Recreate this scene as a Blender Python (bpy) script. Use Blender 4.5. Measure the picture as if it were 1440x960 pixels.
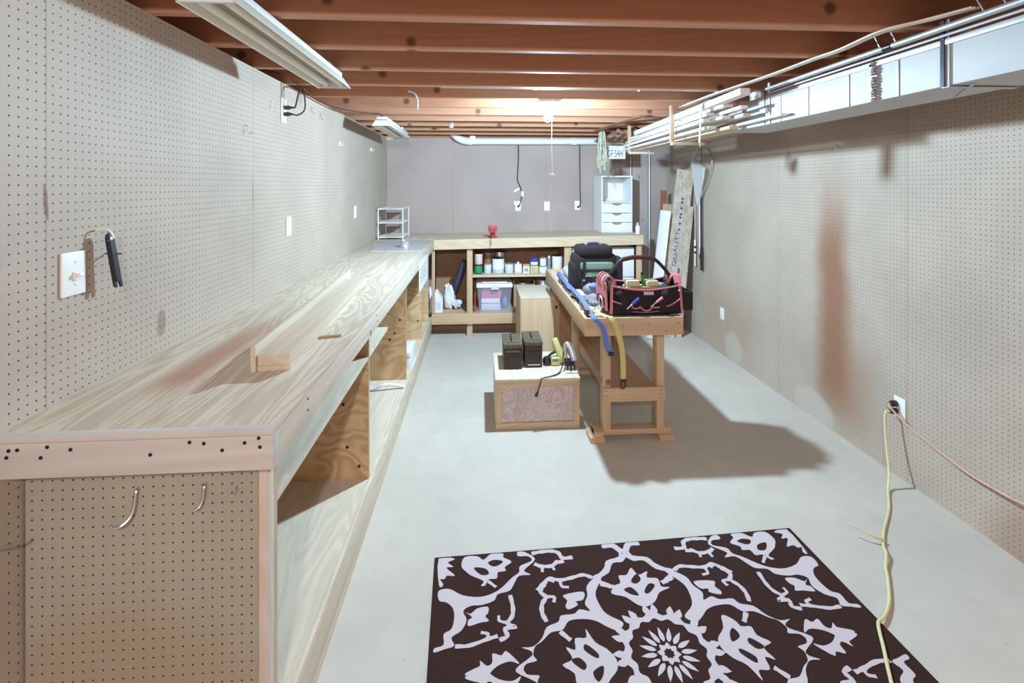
import bpy, bmesh, math, random
from mathutils import Vector, Matrix, Euler
random.seed(7)
C = bpy.context.scene
COL = C.collection
for o in list(bpy.data.objects): bpy.data.objects.remove(o)

# ---------------------------------------------------------------- camera, light, exposure
cam = bpy.data.cameras.new('camera'); camo = bpy.data.objects.new('camera', cam); COL.objects.link(camo)
camo.location = (0, 0, 1.74)
camo.rotation_euler = (math.pi / 2, 0, -0.0663)
cam.sensor_width = 36.0; cam.lens = 678.4 * 36 / 1440; cam.shift_y = -(480 - 261.4) / 1440
cam.clip_start = 0.05
C.camera = camo
C.view_settings.view_transform = 'Standard'; C.view_settings.look = 'None'
C.view_settings.gamma = 1.0; C.view_settings.use_curve_mapping = False
C.view_settings.exposure = 0.2
BULB = (0.505, 3.58, 2.272)
w = bpy.data.worlds.new('world'); C.world = w; w.use_nodes = True
bg = w.node_tree.nodes['Background']; bg.inputs[0].default_value = (1.0, 0.60, 0.40, 1); bg.inputs[1].default_value = 0.72
def point_light(name, loc, energy, color, radius, falloff='Linear'):
    l = bpy.data.lights.new(name, 'POINT'); o = bpy.data.objects.new(name, l); COL.objects.link(o)
    o.location = loc; l.energy = energy; l.color = color; l.shadow_soft_size = radius
    l.use_nodes = True
    nt = l.node_tree; em = [n for n in nt.nodes if n.type == 'EMISSION'][0]
    fo = nt.nodes.new('ShaderNodeLightFalloff'); fo.inputs['Strength'].default_value = 1.0
    mx = nt.nodes.new('ShaderNodeMath'); mx.operation = 'MULTIPLY'; mx.inputs[1].default_value = 0.8
    m2 = nt.nodes.new('ShaderNodeMath'); m2.operation = 'MULTIPLY_ADD'; m2.inputs[1].default_value = 0.2
    nt.links.new(fo.outputs[falloff], mx.inputs[0]); nt.links.new(fo.outputs['Quadratic'], m2.inputs[0]); nt.links.new(mx.outputs[0], m2.inputs[2])
    nt.links.new(m2.outputs[0], em.inputs['Strength'])
    return o
point_light('bulb_light', BULB, 140, (0.56, 0.81, 1.0), 0.045)
point_light('entry_bulb_light', (-0.10, -0.75, 2.3), 42, (0.92, 0.95, 1.0), 0.06)

# ---------------------------------------------------------------- material helpers
class NT:
    def __init__(s, name):
        s.m = bpy.data.materials.new(name); s.m.use_nodes = True
        s.t = s.m.node_tree; s.b = s.t.nodes['Principled BSDF']
    def n(s, k, **kw):
        x = s.t.nodes.new('ShaderNode' + k)
        for a, v in kw.items(): setattr(x, a, v)
        return x
    def put(s, sock, v):
        if hasattr(v, 'is_output') or isinstance(v, bpy.types.NodeSocket): s.t.links.new(v, sock)
        elif v is not None:
            if isinstance(v, (tuple, list)) and len(v) == 3 and sock.type == 'RGBA': v = (*v, 1)
            sock.default_value = v
    def math(s, op, a, b=None, c=None, clamp=False):
        x = s.n('Math', operation=op); x.use_clamp = clamp
        for i, v in enumerate((a, b, c)):
            if v is not None: s.put(x.inputs[i], v)
        return x.outputs[0]
    def vmath(s, op, a, b=None):
        x = s.n('VectorMath', operation=op); s.put(x.inputs[0], a)
        if b is not None: s.put(x.inputs[1], b)
        return x.outputs[0]
    def coord(s):
        return s.n('TexCoord').outputs['Object']
    def rcoord(s):
        r = s.n('ObjectInfo').outputs['Random']
        k = s.n('CombineXYZ'); 
        s.put(k.inputs[0], s.math('MULTIPLY', r, 7.3)); s.put(k.inputs[1], s.math('MULTIPLY', r, 13.7)); s.put(k.inputs[2], s.math('MULTIPLY', r, 9.1))
        return s.vmath('ADD', s.coord(), k.outputs[0])
    def scale(s, v, sc):
        return s.vmath('MULTIPLY', v, sc)
    def noise(s, v, scale, detail=3, rough=0.55, dist=0.0):
        x = s.n('TexNoise'); s.put(x.inputs['Vector'], v); x.inputs['Scale'].default_value = scale
        x.inputs['Detail'].default_value = detail; x.inputs['Roughness'].default_value = rough; x.inputs['Distortion'].default_value = dist
        return x.outputs['Fac']
    def ramp(s, f, a, b):            # smooth 0..1 between a and b
        x = s.n('MapRange', interpolation_type='SMOOTHSTEP'); s.put(x.inputs[0], f)
        x.inputs[1].default_value = a; x.inputs[2].default_value = b
        return x.outputs[0]
    def mix(s, f, a, b, mode='MIX'):
        x = s.n('Mix', data_type='RGBA', blend_type=mode); s.put(x.inputs[0], f); s.put(x.inputs[6], a); s.put(x.inputs[7], b)
        return x.outputs[2]
    def xyz(s, v):
        x = s.n('SeparateXYZ'); s.put(x.inputs[0], v); return x.outputs
    def bump(s, h, strength=0.3, dist=0.002):
        x = s.n('Bump'); s.put(x.inputs['Height'], h); x.inputs['Strength'].default_value = strength; x.inputs['Distance'].default_value = dist
        s.put(s.b.inputs['Normal'], x.outputs[0])
    def fin(s, col, rough=0.6, metal=0.0, spec=0.5):
        s.put(s.b.inputs['Base Color'], col); s.put(s.b.inputs['Roughness'], rough)
        s.b.inputs['Metallic'].default_value = metal; s.b.inputs['Specular IOR Level'].default_value = spec
        return s.m

def plain(name, col, rough=0.55, metal=0.0, spec=0.5, var=0.12, sc=18):
    t = NT(name); f = t.noise(t.rcoord(), sc, 3)
    c2 = tuple(x * (1 - var) for x in col); c1 = tuple(min(1, x * (1 + var)) for x in col)
    return t.fin(t.mix(f, c2, c1), rough, metal, spec)

def wood(name, light, dark, axis='x', ring=16, streak=60, knots=0.0, rough=0.62, contrast=0.7):
    """boards: long grain along one axis, wavy growth figure, optional knots"""
    t = NT(name); v = t.rcoord()
    st = {'x': (0.10, 1, 1), 'y': (1, 0.10, 1), 'z': (1, 1, 0.10)}[axis]
    sv = t.scale(v, st)
    figure = t.noise(sv, ring * 0.35, 2, 0.5, 0.6)
    band = t.math('ABSOLUTE', t.math('SINE', t.math('MULTIPLY', figure, 42.0)))
    band = t.math('POWER', band, 1.6)
    fine = t.noise(t.scale(v, tuple(0.03 if q < 1 else 1 for q in st)), streak, 3, 0.6)
    f = t.math('ADD', t.math('MULTIPLY', band, 0.55), t.math('MULTIPLY', fine, 0.45))
    f = t.math('MULTIPLY', f, contrast)
    big = t.noise(v, 1.3, 2)
    col = t.mix(f, light, dark)
    col = t.mix(t.math('MULTIPLY', t.ramp(big, 0.35, 0.7), 0.35), col, tuple(x * 0.78 for x in light))
    if knots:
        sx, sy, sz = t.xyz(v); cb = t.n('CombineXYZ')
        t.put(cb.inputs[0], {'x': sx, 'y': sy, 'z': sz}[axis]); t.put(cb.inputs[1], t.math('ADD', {'x': sy, 'y': sx, 'z': sx}[axis], {'x': sz, 'y': sz, 'z': sy}[axis]))
        kv = t.n('TexVoronoi', voronoi_dimensions='2D'); t.put(kv.inputs['Vector'], cb.outputs[0]); kv.inputs['Scale'].default_value = knots
        kd = t.math('SUBTRACT', 1.0, t.ramp(t.math('ADD', kv.outputs['Distance'], t.math('MULTIPLY', fine, 0.03)), 0.02 * knots, 0.042 * knots))
        col = t.mix(t.math('MULTIPLY', kd, 0.85), col, tuple(x * 0.30 for x in dark))
    t.bump(fine, 0.12, 0.001)
    return t.fin(col, rough, 0, 0.35)

PALE = (0.70, 0.585, 0.43); PALED = (0.50, 0.37, 0.235)
M = {}
M['ply_y'] = wood('plywood_along', (0.76, 0.67, 0.54), (0.55, 0.44, 0.32), 'y', 14, 60)
M['ply_x'] = wood('plywood_across', (0.66, 0.50, 0.33), (0.45, 0.30, 0.17), 'x', 14, 60)
M['ply_z'] = wood('plywood_upright', (0.68, 0.50, 0.33), (0.47, 0.30, 0.17), 'z', 12, 60)
M['pine_x'] = wood('pine_across', (0.74, 0.60, 0.44), (0.56, 0.40, 0.26), 'x', 9, 70, 1.6)
M['pine_y'] = wood('pine_along', (0.76, 0.66, 0.52), (0.58, 0.45, 0.32), 'y', 9, 70, 1.6)
M['ply_pale'] = wood('pale_plywood_across', (0.75, 0.62, 0.48), (0.57, 0.44, 0.32), 'x', 14, 60)
M['bench_z'] = wood('bench_pine_upright', (0.72, 0.65, 0.57), (0.56, 0.47, 0.39), 'z', 9, 70, 1.2)
M['bench_x'] = wood('bench_pine_across', (0.66, 0.635, 0.61), (0.53, 0.475, 0.44), 'x', 9, 70, 1.2)
M['bench_y'] = wood('bench_pine_along', (0.76, 0.68, 0.57), (0.58, 0.48, 0.38), 'y', 9, 70, 1.2)
M['tan_x'] = wood('tan_pine_across', (0.66, 0.47, 0.30), (0.48, 0.31, 0.18), 'x', 9, 70, 0)
M['tan_y'] = wood('tan_pine_along', (0.66, 0.47, 0.30), (0.48, 0.31, 0.18), 'y', 9, 70, 0)
M['pine_z'] = wood('pine_upright', (0.66, 0.48, 0.31), (0.46, 0.30, 0.17), 'z', 9, 70, 1.4)
M['joist'] = wood('joist_fir', (0.58, 0.30, 0.185), (0.42, 0.195, 0.11), 'x', 10, 70, 2.0, 0.7, 0.6)
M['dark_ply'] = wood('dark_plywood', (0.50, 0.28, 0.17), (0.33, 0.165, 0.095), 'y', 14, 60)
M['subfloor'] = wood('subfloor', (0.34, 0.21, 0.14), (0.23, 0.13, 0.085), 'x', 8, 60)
M['white_wood'] = plain('white_trim_paint', (0.80, 0.78, 0.73), 0.5)
M['grey_board'] = wood('weathered_board', (0.50, 0.46, 0.42), (0.36, 0.32, 0.29), 'z', 10, 70)
M['rust_board'] = wood('red_brown_board', (0.36, 0.15, 0.08), (0.24, 0.09, 0.05), 'z', 10, 70)
M['dark_board'] = wood('dark_board', (0.16, 0.075, 0.05), (0.10, 0.045, 0.03), 'z', 10, 70)
M['white_lam'] = plain('white_laminate', (0.82, 0.83, 0.85), 0.4, var=0.04)
M['white_plastic'] = plain('white_plastic', (0.84, 0.84, 0.80), 0.4, var=0.04)
M['ivory'] = plain('ivory_plastic', (0.80, 0.80, 0.73), 0.4, var=0.04)
M['pvc'] = plain('white_pvc', (0.82, 0.82, 0.84), 0.35, var=0.05)
M['black_plastic'] = plain('black_plastic', (0.018, 0.016, 0.018), 0.4)
M['black_fabric'] = plain('black_fabric', (0.020, 0.014, 0.018), 0.9, var=0.5, sc=90)
M['brown_cord'] = plain('brown_cord', (0.07, 0.028, 0.02), 0.45)
M['steel'] = plain('galvanised_steel', (0.50, 0.51, 0.52), 0.45, 0.6, var=0.1, sc=9)
M['hook_steel'] = plain('hook_steel', (0.60, 0.60, 0.62), 0.3, 0.9)
M['dark_steel'] = plain('dark_steel', (0.045, 0.04, 0.05), 0.35, 0.6, var=0.4)
M['screw'] = plain('screw_steel', (0.03, 0.028, 0.035), 0.4, 0.5)
M['enamel'] = plain('cream_enamel', (0.74, 0.72, 0.62), 0.4, var=0.05)
M['tube_glass'] = plain('fluorescent_tube', (0.86, 0.85, 0.76), 0.25, var=0.03)
M['magenta'] = plain('magenta_card', (0.60, 0.16, 0.36), 0.6)
M['pink'] = plain('pink_trim', (0.62, 0.20, 0.22), 0.6)
M['red'] = plain('red_paint', (0.45, 0.05, 0.06), 0.4)
M['blue'] = plain('blue_webbing', (0.13, 0.20, 0.58), 0.8, sc=120)
M['yellow'] = plain('yellow_webbing', (0.60, 0.52, 0.20), 0.8, sc=120)
M['yellow_plastic'] = plain('yellow_plastic', (0.66, 0.62, 0.26), 0.4)
M['yellow_cord'] = plain('yellow_cord', (0.72, 0.66, 0.36), 0.5)
M['pink_cord'] = plain('pink_orange_cord', (0.62, 0.34, 0.28), 0.5)
M['white_cable'] = plain('white_cable', (0.80, 0.74, 0.64), 0.5)
M['olive'] = plain('olive_drab', (0.036, 0.024, 0.016), 0.5, var=0.45, sc=30)
M['olive_top'] = plain('worn_olive', (0.11, 0.095, 0.06), 0.5, var=0.5, sc=40)
M['green'] = plain('green', (0.02, 0.30, 0.10), 0.4)
M['sage'] = plain('sage_fabric', (0.20, 0.27, 0.22), 0.85, var=0.3, sc=60)
M['grey_fabric'] = plain('grey_fabric', (0.26, 0.26, 0.30), 0.9, var=0.35, sc=70)
M['periwinkle'] = plain('blue_fabric', (0.22, 0.27, 0.56), 0.85, sc=60)
M['tan'] = plain('tan_card', (0.52, 0.33, 0.14), 0.8)
M['cream'] = plain('cream_sponge', (0.72, 0.66, 0.42), 0.9, sc=80)
M['paper'] = plain('white_paper', (0.80, 0.82, 0.86), 0.8, var=0.05)
M['teal'] = plain('teal_grey_print', (0.24, 0.36, 0.40), 0.7, var=0.5, sc=60)
M['blue_ink'] = plain('blue_ink', (0.035, 0.05, 0.30), 0.7)
M['black_ink'] = plain('dark_ink', (0.03, 0.045, 0.06), 0.7)
M['grey_ink'] = plain('grey_ink', (0.35, 0.38, 0.45), 0.7)
M['cardboard'] = plain('cardboard', (0.42, 0.27, 0.16), 0.85)
M['grey_pipe'] = plain('slate_blue_pipe', (0.085, 0.075, 0.13), 0.4)
M['tin'] = plain('bare_tin', (0.62, 0.62, 0.64), 0.35, 0.7)
M['label_pink'] = plain('pale_pink_label', (0.72, 0.55, 0.55), 0.6)
M['label_blue'] = plain('pale_blue_label', (0.62, 0.66, 0.76), 0.6)
M['amber'] = plain('amber_jar', (0.30, 0.17, 0.09), 0.25)
M['royal'] = plain('royal_blue_lid', (0.05, 0.06, 0.36), 0.35)
M['ygreen'] = plain('yellow_green_label', (0.55, 0.52, 0.22), 0.6, var=0.3)
M['orange_l'] = plain('orange_label', (0.62, 0.36, 0.24), 0.6)
M['net'] = None
M['dried'] = plain('dried_stems', (0.60, 0.61, 0.48), 0.8, var=0.3, sc=60)
M['stone'] = plain('speckled_stone', (0.50, 0.49, 0.50), 0.35, var=0.45, sc=50)
M['kraft'] = plain('kraft_paper', (0.40, 0.24, 0.17), 0.8, var=0.4, sc=30)
M['brown_handle'] = plain('red_brown_handle', (0.20, 0.05, 0.03), 0.4)
M['purple'] = plain('purple_handle', (0.07, 0.04, 0.20), 0.4)
M['skin_pink'] = plain('pink_plastic_tool', (0.66, 0.24, 0.27), 0.4)

def glassy(name, col, alpha):
    t = NT(name); t.fin(t.mix(t.noise(t.coord(), 6), tuple(x * 0.9 for x in col), col), 0.25)
    t.b.inputs['Alpha'].default_value = alpha
    return t.m
M['tote_plastic'] = glassy('translucent_tote', (0.72, 0.70, 0.82), 0.28)
M['jar_glass'] = glassy('jar_glass', (0.42, 0.34, 0.28), 0.7)
def netmat():
    t = NT('white_mesh_net'); v = t.coord(); x, y, z = t.xyz(v)
    a = t.math('ABSOLUTE', t.math('SINE', t.math('MULTIPLY', t.math('ADD', y, t.math('MULTIPLY', z, 0.6)), 200.0)))
    b = t.math('ABSOLUTE', t.math('SINE', t.math('MULTIPLY', t.math('SUBTRACT', y, t.math('MULTIPLY', z, 0.6)), 200.0)))
    f = t.math('LESS_THAN', t.math('MINIMUM', a, b), 0.36)
    t.fin((0.78, 0.79, 0.80), 0.7)
    t.put(t.b.inputs['Alpha'], t.math('ADD', t.math('MULTIPLY', f, 0.75), 0.12))
    return t.m
M['net'] = netmat()
def bulbmat():
    t = NT('lit_bulb'); t.t.nodes.remove(t.b)
    e = t.n('Emission'); e.inputs[0].default_value = (0.92, 0.97, 1.0, 1); e.inputs[1].default_value = 16
    tr = t.n('BsdfTransparent'); ad = t.n('AddShader')
    t.t.links.new(e.outputs[0], ad.inputs[0]); t.t.links.new(tr.outputs[0], ad.inputs[1])
    t.t.links.new(ad.outputs[0], [n for n in t.t.nodes if n.type == 'OUTPUT_MATERIAL'][0].inputs[0])
    return t.m
M['bulb'] = bulbmat()

def pegboard(name, ax, off, base, plumes=(), patches=(), seams=(), seam_ax=1, rough=0.6):
    """hardboard with 1/4 inch holes on a 1 inch grid; ax = the two in-plane axes"""
    t = NT(name); v = t.coord(); s3 = t.xyz(v); a = s3[ax[0]]; b = s3[ax[1]]
    fa = t.math('SUBTRACT', t.math('FRACT', t.math('MULTIPLY', t.math('SUBTRACT', a, off[0]), 1 / 0.0254)), 0.5)
    fb = t.math('SUBTRACT', t.math('FRACT', t.math('MULTIPLY', t.math('SUBTRACT', b, off[1]), 1 / 0.0254)), 0.5)
    d = t.math('SQRT', t.math('ADD', t.math('MULTIPLY', fa, fa), t.math('MULTIPLY', fb, fb)))
    hole = t.math('SUBTRACT', 1.0, t.ramp(d, 0.075, 0.125))
    big = t.noise(v, 1.6, 4, 0.6); fine = t.noise(v, 260, 2)
    col = t.mix(t.ramp(big, 0.3, 0.75), base, tuple(x * 0.84 for x in base))
    col = t.mix(t.math('MULTIPLY', fine, 0.16), col, tuple(x * 0.5 for x in base))
    wob = t.math('MULTIPLY', t.math('SUBTRACT', t.noise(v, 3.0, 3), 0.5), 0.10)
    for (ca, wa, z0, z1, colr, amt) in plumes:
        m = t.math('SUBTRACT', 1.0, t.ramp(t.math('ABSOLUTE', t.math('SUBTRACT', t.math('ADD', a, wob), ca)), wa * 0.15, wa))
        m = t.math('MULTIPLY', m, t.math('MULTIPLY', t.ramp(b, z0 - 0.12, z0 + 0.25), t.math('SUBTRACT', 1.0, t.ramp(b, z1 - 0.75, z1 + 0.05))))
        col = t.mix(t.math('MULTIPLY', m, amt), col, colr)
    for (ca, cb, ra, rb, colr, amt) in patches:
        da = t.math('DIVIDE', t.math('SUBTRACT', t.math('ADD', a, wob), ca), ra); db = t.math('DIVIDE', t.math('SUBTRACT', t.math('ADD', b, wob), cb), rb)
        m = t.math('SUBTRACT', 1.0, t.ramp(t.math('ADD', t.math('MULTIPLY', da, da), t.math('MULTIPLY', db, db)), 0.45, 1.25))
        col = t.mix(t.math('MULTIPLY', m, amt), col, colr)
    for sy in seams:
        m = t.math('LESS_THAN', t.math('ABSOLUTE', t.math('SUBTRACT', a, sy)), 0.0013)
        col = t.mix(t.math('MULTIPLY', m, 0.6), col, (0.10, 0.06, 0.04))
    col = t.mix(hole, col, (0.055, 0.035, 0.028))
    t.bump(t.math('ADD', t.math('SUBTRACT', 1.0, hole), t.math('MULTIPLY', fine, 0.06)), 0.5, 0.002)
    return t.fin(col, rough, 0, 0.3)
HB = (0.515, 0.428, 0.35)
M['peg_left'] = pegboard('pegboard_left', (1, 2), (1.5172 + .0127, 1.74 + .4593 + .0127), HB, seams=(1.42, 2.645, 3.86, 5.08),
    patches=[(1.90, 1.22, .03, .05, (0.22, 0.15, 0.11), 0.6), (1.415, 1.69, .008, .06, (0.24, 0.12, 0.06), 0.9), (2.64, 1.70, .005, .11, (0.24, 0.14, 0.09), 0.8)])
M['peg_back'] = pegboard('pegboard_back', (0, 2), (0.0, 0.0), (0.46, 0.375, 0.34), seams=(-0.35, 0.87, 2.06), patches=[(0.1, 1.75, .35, .28, (0.40, 0.33, 0.33), 0.35)])
M['peg_right'] = pegboard('pegboard_right', (1, 2), (0.006, 0.01), HB, seams=(1.45, 2.67, 3.89, 5.11),
    plumes=[(3.27, 0.24, 0.15, 1.95, (0.27, 0.11, 0.055), 0.85), (3.15, 0.38, 0.05, 0.95, (0.33, 0.17, 0.085), 0.55), (4.75, 0.75, 0.0, 1.0, (0.42, 0.26, 0.15), 0.45)],
    patches=[(5.42, .27, .12, .16, (0.52, 0.45, 0.39), 0.75), (4.62, .14, .17, .15, (0.54, 0.47, 0.40), 0.7), (3.48, .09, .22, .12, (0.54, 0.47, 0.40), 0.75), (1.75, .05, .5, .28, (0.32, 0.17, 0.10), 0.5)])
M['peg_panel'] = pegboard('pegboard_bench_end', (0, 2), (-1.1887 + .86, 0.010), (0.46, 0.44, 0.36), patches=[(-0.09, 0.3, .4, .35, (0.40, 0.31, 0.22), 0.6)])

def benchtop():
    t = NT('bench_top_plywood'); v = t.coord(); x, y, z = t.xyz(v)
    sv = t.scale(v, (1, 0.09, 1))
    fig = t.noise(sv, 6.5, 2, 0.5, 0.8)
    band = t.math('POWER', t.math('ABSOLUTE', t.math('SINE', t.math('MULTIPLY', fig, 46.0))), 1.5)
    fine = t.noise(t.scale(v, (1, 0.03, 1)), 70, 3)
    f = t.math('ADD', t.math('MULTIPLY', band, 0.5), t.math('MULTIPLY', fine, 0.4))
    col = t.mix(t.math('MULTIPLY', f, 1.0, None, True), (0.80, 0.725, 0.60), (0.50, 0.395, 0.285))
    # the long reddish stain in front of the wall
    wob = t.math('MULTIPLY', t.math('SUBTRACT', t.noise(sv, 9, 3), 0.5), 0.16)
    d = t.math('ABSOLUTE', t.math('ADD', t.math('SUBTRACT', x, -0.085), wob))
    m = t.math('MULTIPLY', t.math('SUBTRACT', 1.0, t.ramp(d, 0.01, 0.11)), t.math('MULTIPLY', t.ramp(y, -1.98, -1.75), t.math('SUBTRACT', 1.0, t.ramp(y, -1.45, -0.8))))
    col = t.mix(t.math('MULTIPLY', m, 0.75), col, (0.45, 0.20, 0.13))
    seam = t.math('LESS_THAN', t.math('ABSOLUTE', t.math('SUBTRACT', y, 1.62)), 0.0)
    t.bump(fine, 0.15, 0.001)
    return t.fin(col, 0.55, 0, 0.4)
M['benchtop'] = benchtop()

def concrete():
    t = NT('concrete_floor'); v = t.coord()
    a = t.noise(v, 1.1, 5, 0.62); b = t.noise(v, 7, 4, 0.65); c = t.noise(v, 160, 2)
    col = t.mix(t.ramp(a, 0.3, 0.7), (0.51, 0.46, 0.40), (0.59, 0.535, 0.465))
    col = t.mix(t.math('MULTIPLY', t.ramp(b, 0.45, 0.8), 0.4), col, (0.45, 0.40, 0.345))
    sp = t.n('TexVoronoi'); t.put(sp.inputs['Vector'], v); sp.inputs['Scale'].default_value = 7
    spot = t.math('MULTIPLY', t.math('SUBTRACT', 1.0, t.ramp(sp.outputs['Distance'], 0.025, 0.05)), t.ramp(a, 0.45, 0.6))
    col = t.mix(t.math('MULTIPLY', spot, 0.7), col, (0.16, 0.13, 0.11))
    t.bump(t.math('ADD', c, t.math('MULTIPLY', b, 0.6)), 0.12, 0.002)
    return t.fin(col, 0.75, 0, 0.35)
M['concrete'] = concrete()
def rugmat(name, c, sp):
    t = NT(name); v = t.coord()
    f = t.noise(v, 380, 2); g = t.noise(v, 700, 1)
    col = t.mix(f, tuple(x * 0.6 for x in c), tuple(x * 1.35 for x in c))
    col = t.mix(t.math('MULTIPLY', t.ramp(g, 0.68, 0.78), sp), col, (0.42, 0.30, 0.22))
    t.bump(f, 0.6, 0.003)
    return t.fin(col, 0.95, 0, 0.1)
M['rug_brown'] = rugmat('rug_brown_pile', (0.045, 0.020, 0.017), 0.55)
M['rug_white'] = rugmat('rug_white_pile', (0.62, 0.53, 0.55), 0.0)
def duct():
    t = NT('galvanised_duct'); v = t.coord()
    a = t.noise(v, 3.0, 4, 0.6); b = t.noise(t.scale(v, (1, 0.2, 1)), 26, 3)
    col = t.mix(a, (0.48, 0.48, 0.48), (0.62, 0.62, 0.61)); col = t.mix(t.math('MULTIPLY', b, 0.25), col, (0.50, 0.54, 0.60))
    t.bump(b, 0.08, 0.002)
    return t.fin(col, 0.6, 0.15)
M['duct'] = duct()
def osb():
    t = NT('speckled_sheathing_board'); v = t.rcoord()
    a = t.noise(t.scale(v, (1, 1, 0.5)), 26, 4, 0.7); b = t.noise(v, 6, 3)
    col = t.mix(t.ramp(a, 0.35, 0.7), (0.62, 0.55, 0.46), (0.40, 0.34, 0.27)); col = t.mix(t.math('MULTIPLY', t.ramp(b, 0.5, 0.7), 0.5), col, (0.48, 0.33, 0.20))
    return t.fin(col, 0.75)
M['osb'] = osb()
def lilac_panel():
    t = NT('figured_plywood_panel'); v = t.coord()
    f = t.noise(t.scale(v, (1, 1, 0.8)), 3.6, 3, 0.55, 2.4)
    band = t.math('POWER', t.math('ABSOLUTE', t.math('SINE', t.math('MULTIPLY', f, 30.0))), 1.5)
    col = t.mix(t.math('MULTIPLY', band, 0.7), (0.62, 0.52, 0.52), (0.42, 0.30, 0.27))
    return t.fin(col, 0.6)
M['lilac_panel'] = lilac_panel()
def figured():
    t = NT('figured_fir_plywood'); v = t.rcoord()
    f = t.noise(t.scale(v, (0.45, 1, 1)), 2.6, 2, 0.45, 0.9)
    band = t.math('POWER', t.math('ABSOLUTE', t.math('SINE', t.math('MULTIPLY', f, 52.0))), 2.0)
    fine = t.noise(t.scale(v, (0.04, 1, 1)), 80, 3)
    col = t.mix(t.math('ADD', t.math('MULTIPLY', band, 0.6), t.math('MULTIPLY', fine, 0.3)), (0.70, 0.50, 0.29), (0.47, 0.27, 0.13))
    return t.fin(col, 0.6, 0, 0.35)
M['figured'] = figured()

# ---------------------------------------------------------------- geometry helpers
ORG = {}
class MB:
    def __init__(s): s.bm = bmesh.new()
    def box(s, x0, x1, y0, y1, z0, z1, bev=0.0, mat=None):
        r = bmesh.ops.create_cube(s.bm, size=1.0)
        vs = r['verts']
        for v in vs:
            v.co = Vector(((x0 + x1) / 2 + v.co.x * (x1 - x0), (y0 + y1) / 2 + v.co.y * (y1 - y0), (z0 + z1) / 2 + v.co.z * (z1 - z0)))
            if mat is not None: v.co = mat @ v.co
        if bev:
            es = list({e for v in vs for e in v.link_edges})
            bmesh.ops.bevel(s.bm, geom=es, offset=bev, segments=2, affect='EDGES', profile=0.6)
        return s
    def beam(s, a, b, wd, ht, up=(0, 0, 1), bev=0.0):
        """box from a to b, wd wide (sideways), ht tall (along up), centred on the line"""
        a = Vector(a); b = Vector(b); d = b - a; L = d.length; d.normalize()
        u = Vector(up); u = (u - d * u.dot(d)).normalized(); sd = d.cross(u)
        m = Matrix((( sd.x, d.x, u.x, a.x), (sd.y, d.y, u.y, a.y), (sd.z, d.z, u.z, a.z), (0, 0, 0, 1)))
        return s.box(-wd / 2, wd / 2, 0, L, -ht / 2, ht / 2, bev, m)
    def tube(s, pts, r, n=8, cap=True, closed=False):
        pts = [Vector(p) for p in pts]; N = len(pts); rings = []
        rad = r if isinstance(r, (list, tuple)) else [r] * N
        prev = None
        for i, p in enumerate(pts):
            if closed: t = pts[(i + 1) % N] - pts[i - 1]
            else: t = pts[min(i + 1, N - 1)] - pts[max(i - 1, 0)]
            t.normalize()
            if prev is None:
                q = Vector((0, 0, 1)) if abs(t.z) < 0.9 else Vector((1, 0, 0))
                u = t.cross(q).normalized()
            else:
                u = (prev - t * prev.dot(t))
                u = u.normalized() if u.length > 1e-6 else t.orthogonal().normalized()
            prev = u; w2 = t.cross(u)
            rings.append([s.bm.verts.new(p + (u * math.cos(2 * math.pi * k / n) + w2 * math.sin(2 * math.pi * k / n)) * rad[i]) for k in range(n)])
        for i in range(N if closed else N - 1):
            A = rings[i]; B = rings[(i + 1) % N]
            for k in range(n): s.bm.faces.new((A[k], A[(k + 1) % n], B[(k + 1) % n], B[k]))
        if cap and not closed:
            s.bm.faces.new(rings[0][::-1]); s.bm.faces.new(rings[-1])
        return s
    def lathe(s, prof, c=(0, 0, 0), n=20, axis='z', sx=1.0, sy=1.0):
        c = Vector(c); rings = []
        for (r, h) in prof:
            ring = []
            for k in range(n):
                a = 2 * math.pi * k / n; x = r * math.cos(a) * sx; y = r * math.sin(a) * sy
                p = {'z': (x, y, h), 'y': (x, h, y), 'x': (h, x, y)}[axis]
                ring.append(s.bm.verts.new(c + Vector(p)))
            rings.append(ring)
        for A, B in zip(rings, rings[1:]):
            for k in range(n): s.bm.faces.new((A[k], A[(k + 1) % n], B[(k + 1) % n], B[k]))
        s.bm.faces.new(rings[0][::-1]); s.bm.faces.new(rings[-1])
        return s
    def ball(s, c, r, n=12, sc=(1, 1, 1)):
        res = bmesh.ops.create_uvsphere(s.bm, u_segments=n, v_segments=max(6, n // 2 + 2), radius=1.0)
        for v in res['verts']: v.co = Vector(c) + Vector((v.co.x * r * sc[0], v.co.y * r * sc[1], v.co.z * r * sc[2]))
        return s
    def prism(s, pts, h, fn):
        """extrude a 2-D outline: fn(u, v, w) -> world, w from 0 to h"""
        A = [s.bm.verts.new(fn(u, v, 0)) for u, v in pts]; B = [s.bm.verts.new(fn(u, v, h)) for u, v in pts]
        n = len(pts)
        s.bm.faces.new(A[::-1]); s.bm.faces.new(B)
        for k in range(n): s.bm.faces.new((A[k], A[(k + 1) % n], B[(k + 1) % n], B[k]))
        return s
    def ribbon(s, pts, wvec, th):
        """flat strap: centre line pts, width vector(s), thickness along the local normal"""
        pts = [Vector(p) for p in pts]; N = len(pts); rows = []
        ws = wvec if isinstance(wvec, list) else [wvec] * N
        for i, p in enumerate(pts):
            t = (pts[min(i + 1, N - 1)] - pts[max(i - 1, 0)]).normalized(); wv = Vector(ws[i]); nn = wv.cross(t).normalized() * th
            rows.append([s.bm.verts.new(q) for q in (p - wv / 2, p + wv / 2, p + wv / 2 + nn, p - wv / 2 + nn)])
        for A, B in zip(rows, rows[1:]):
            for k in range(4): s.bm.faces.new((A[k], A[(k + 1) % 4], B[(k + 1) % 4], B[k]))
        s.bm.faces.new(rows[0][::-1]); s.bm.faces.new(rows[-1])
        return s
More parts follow.
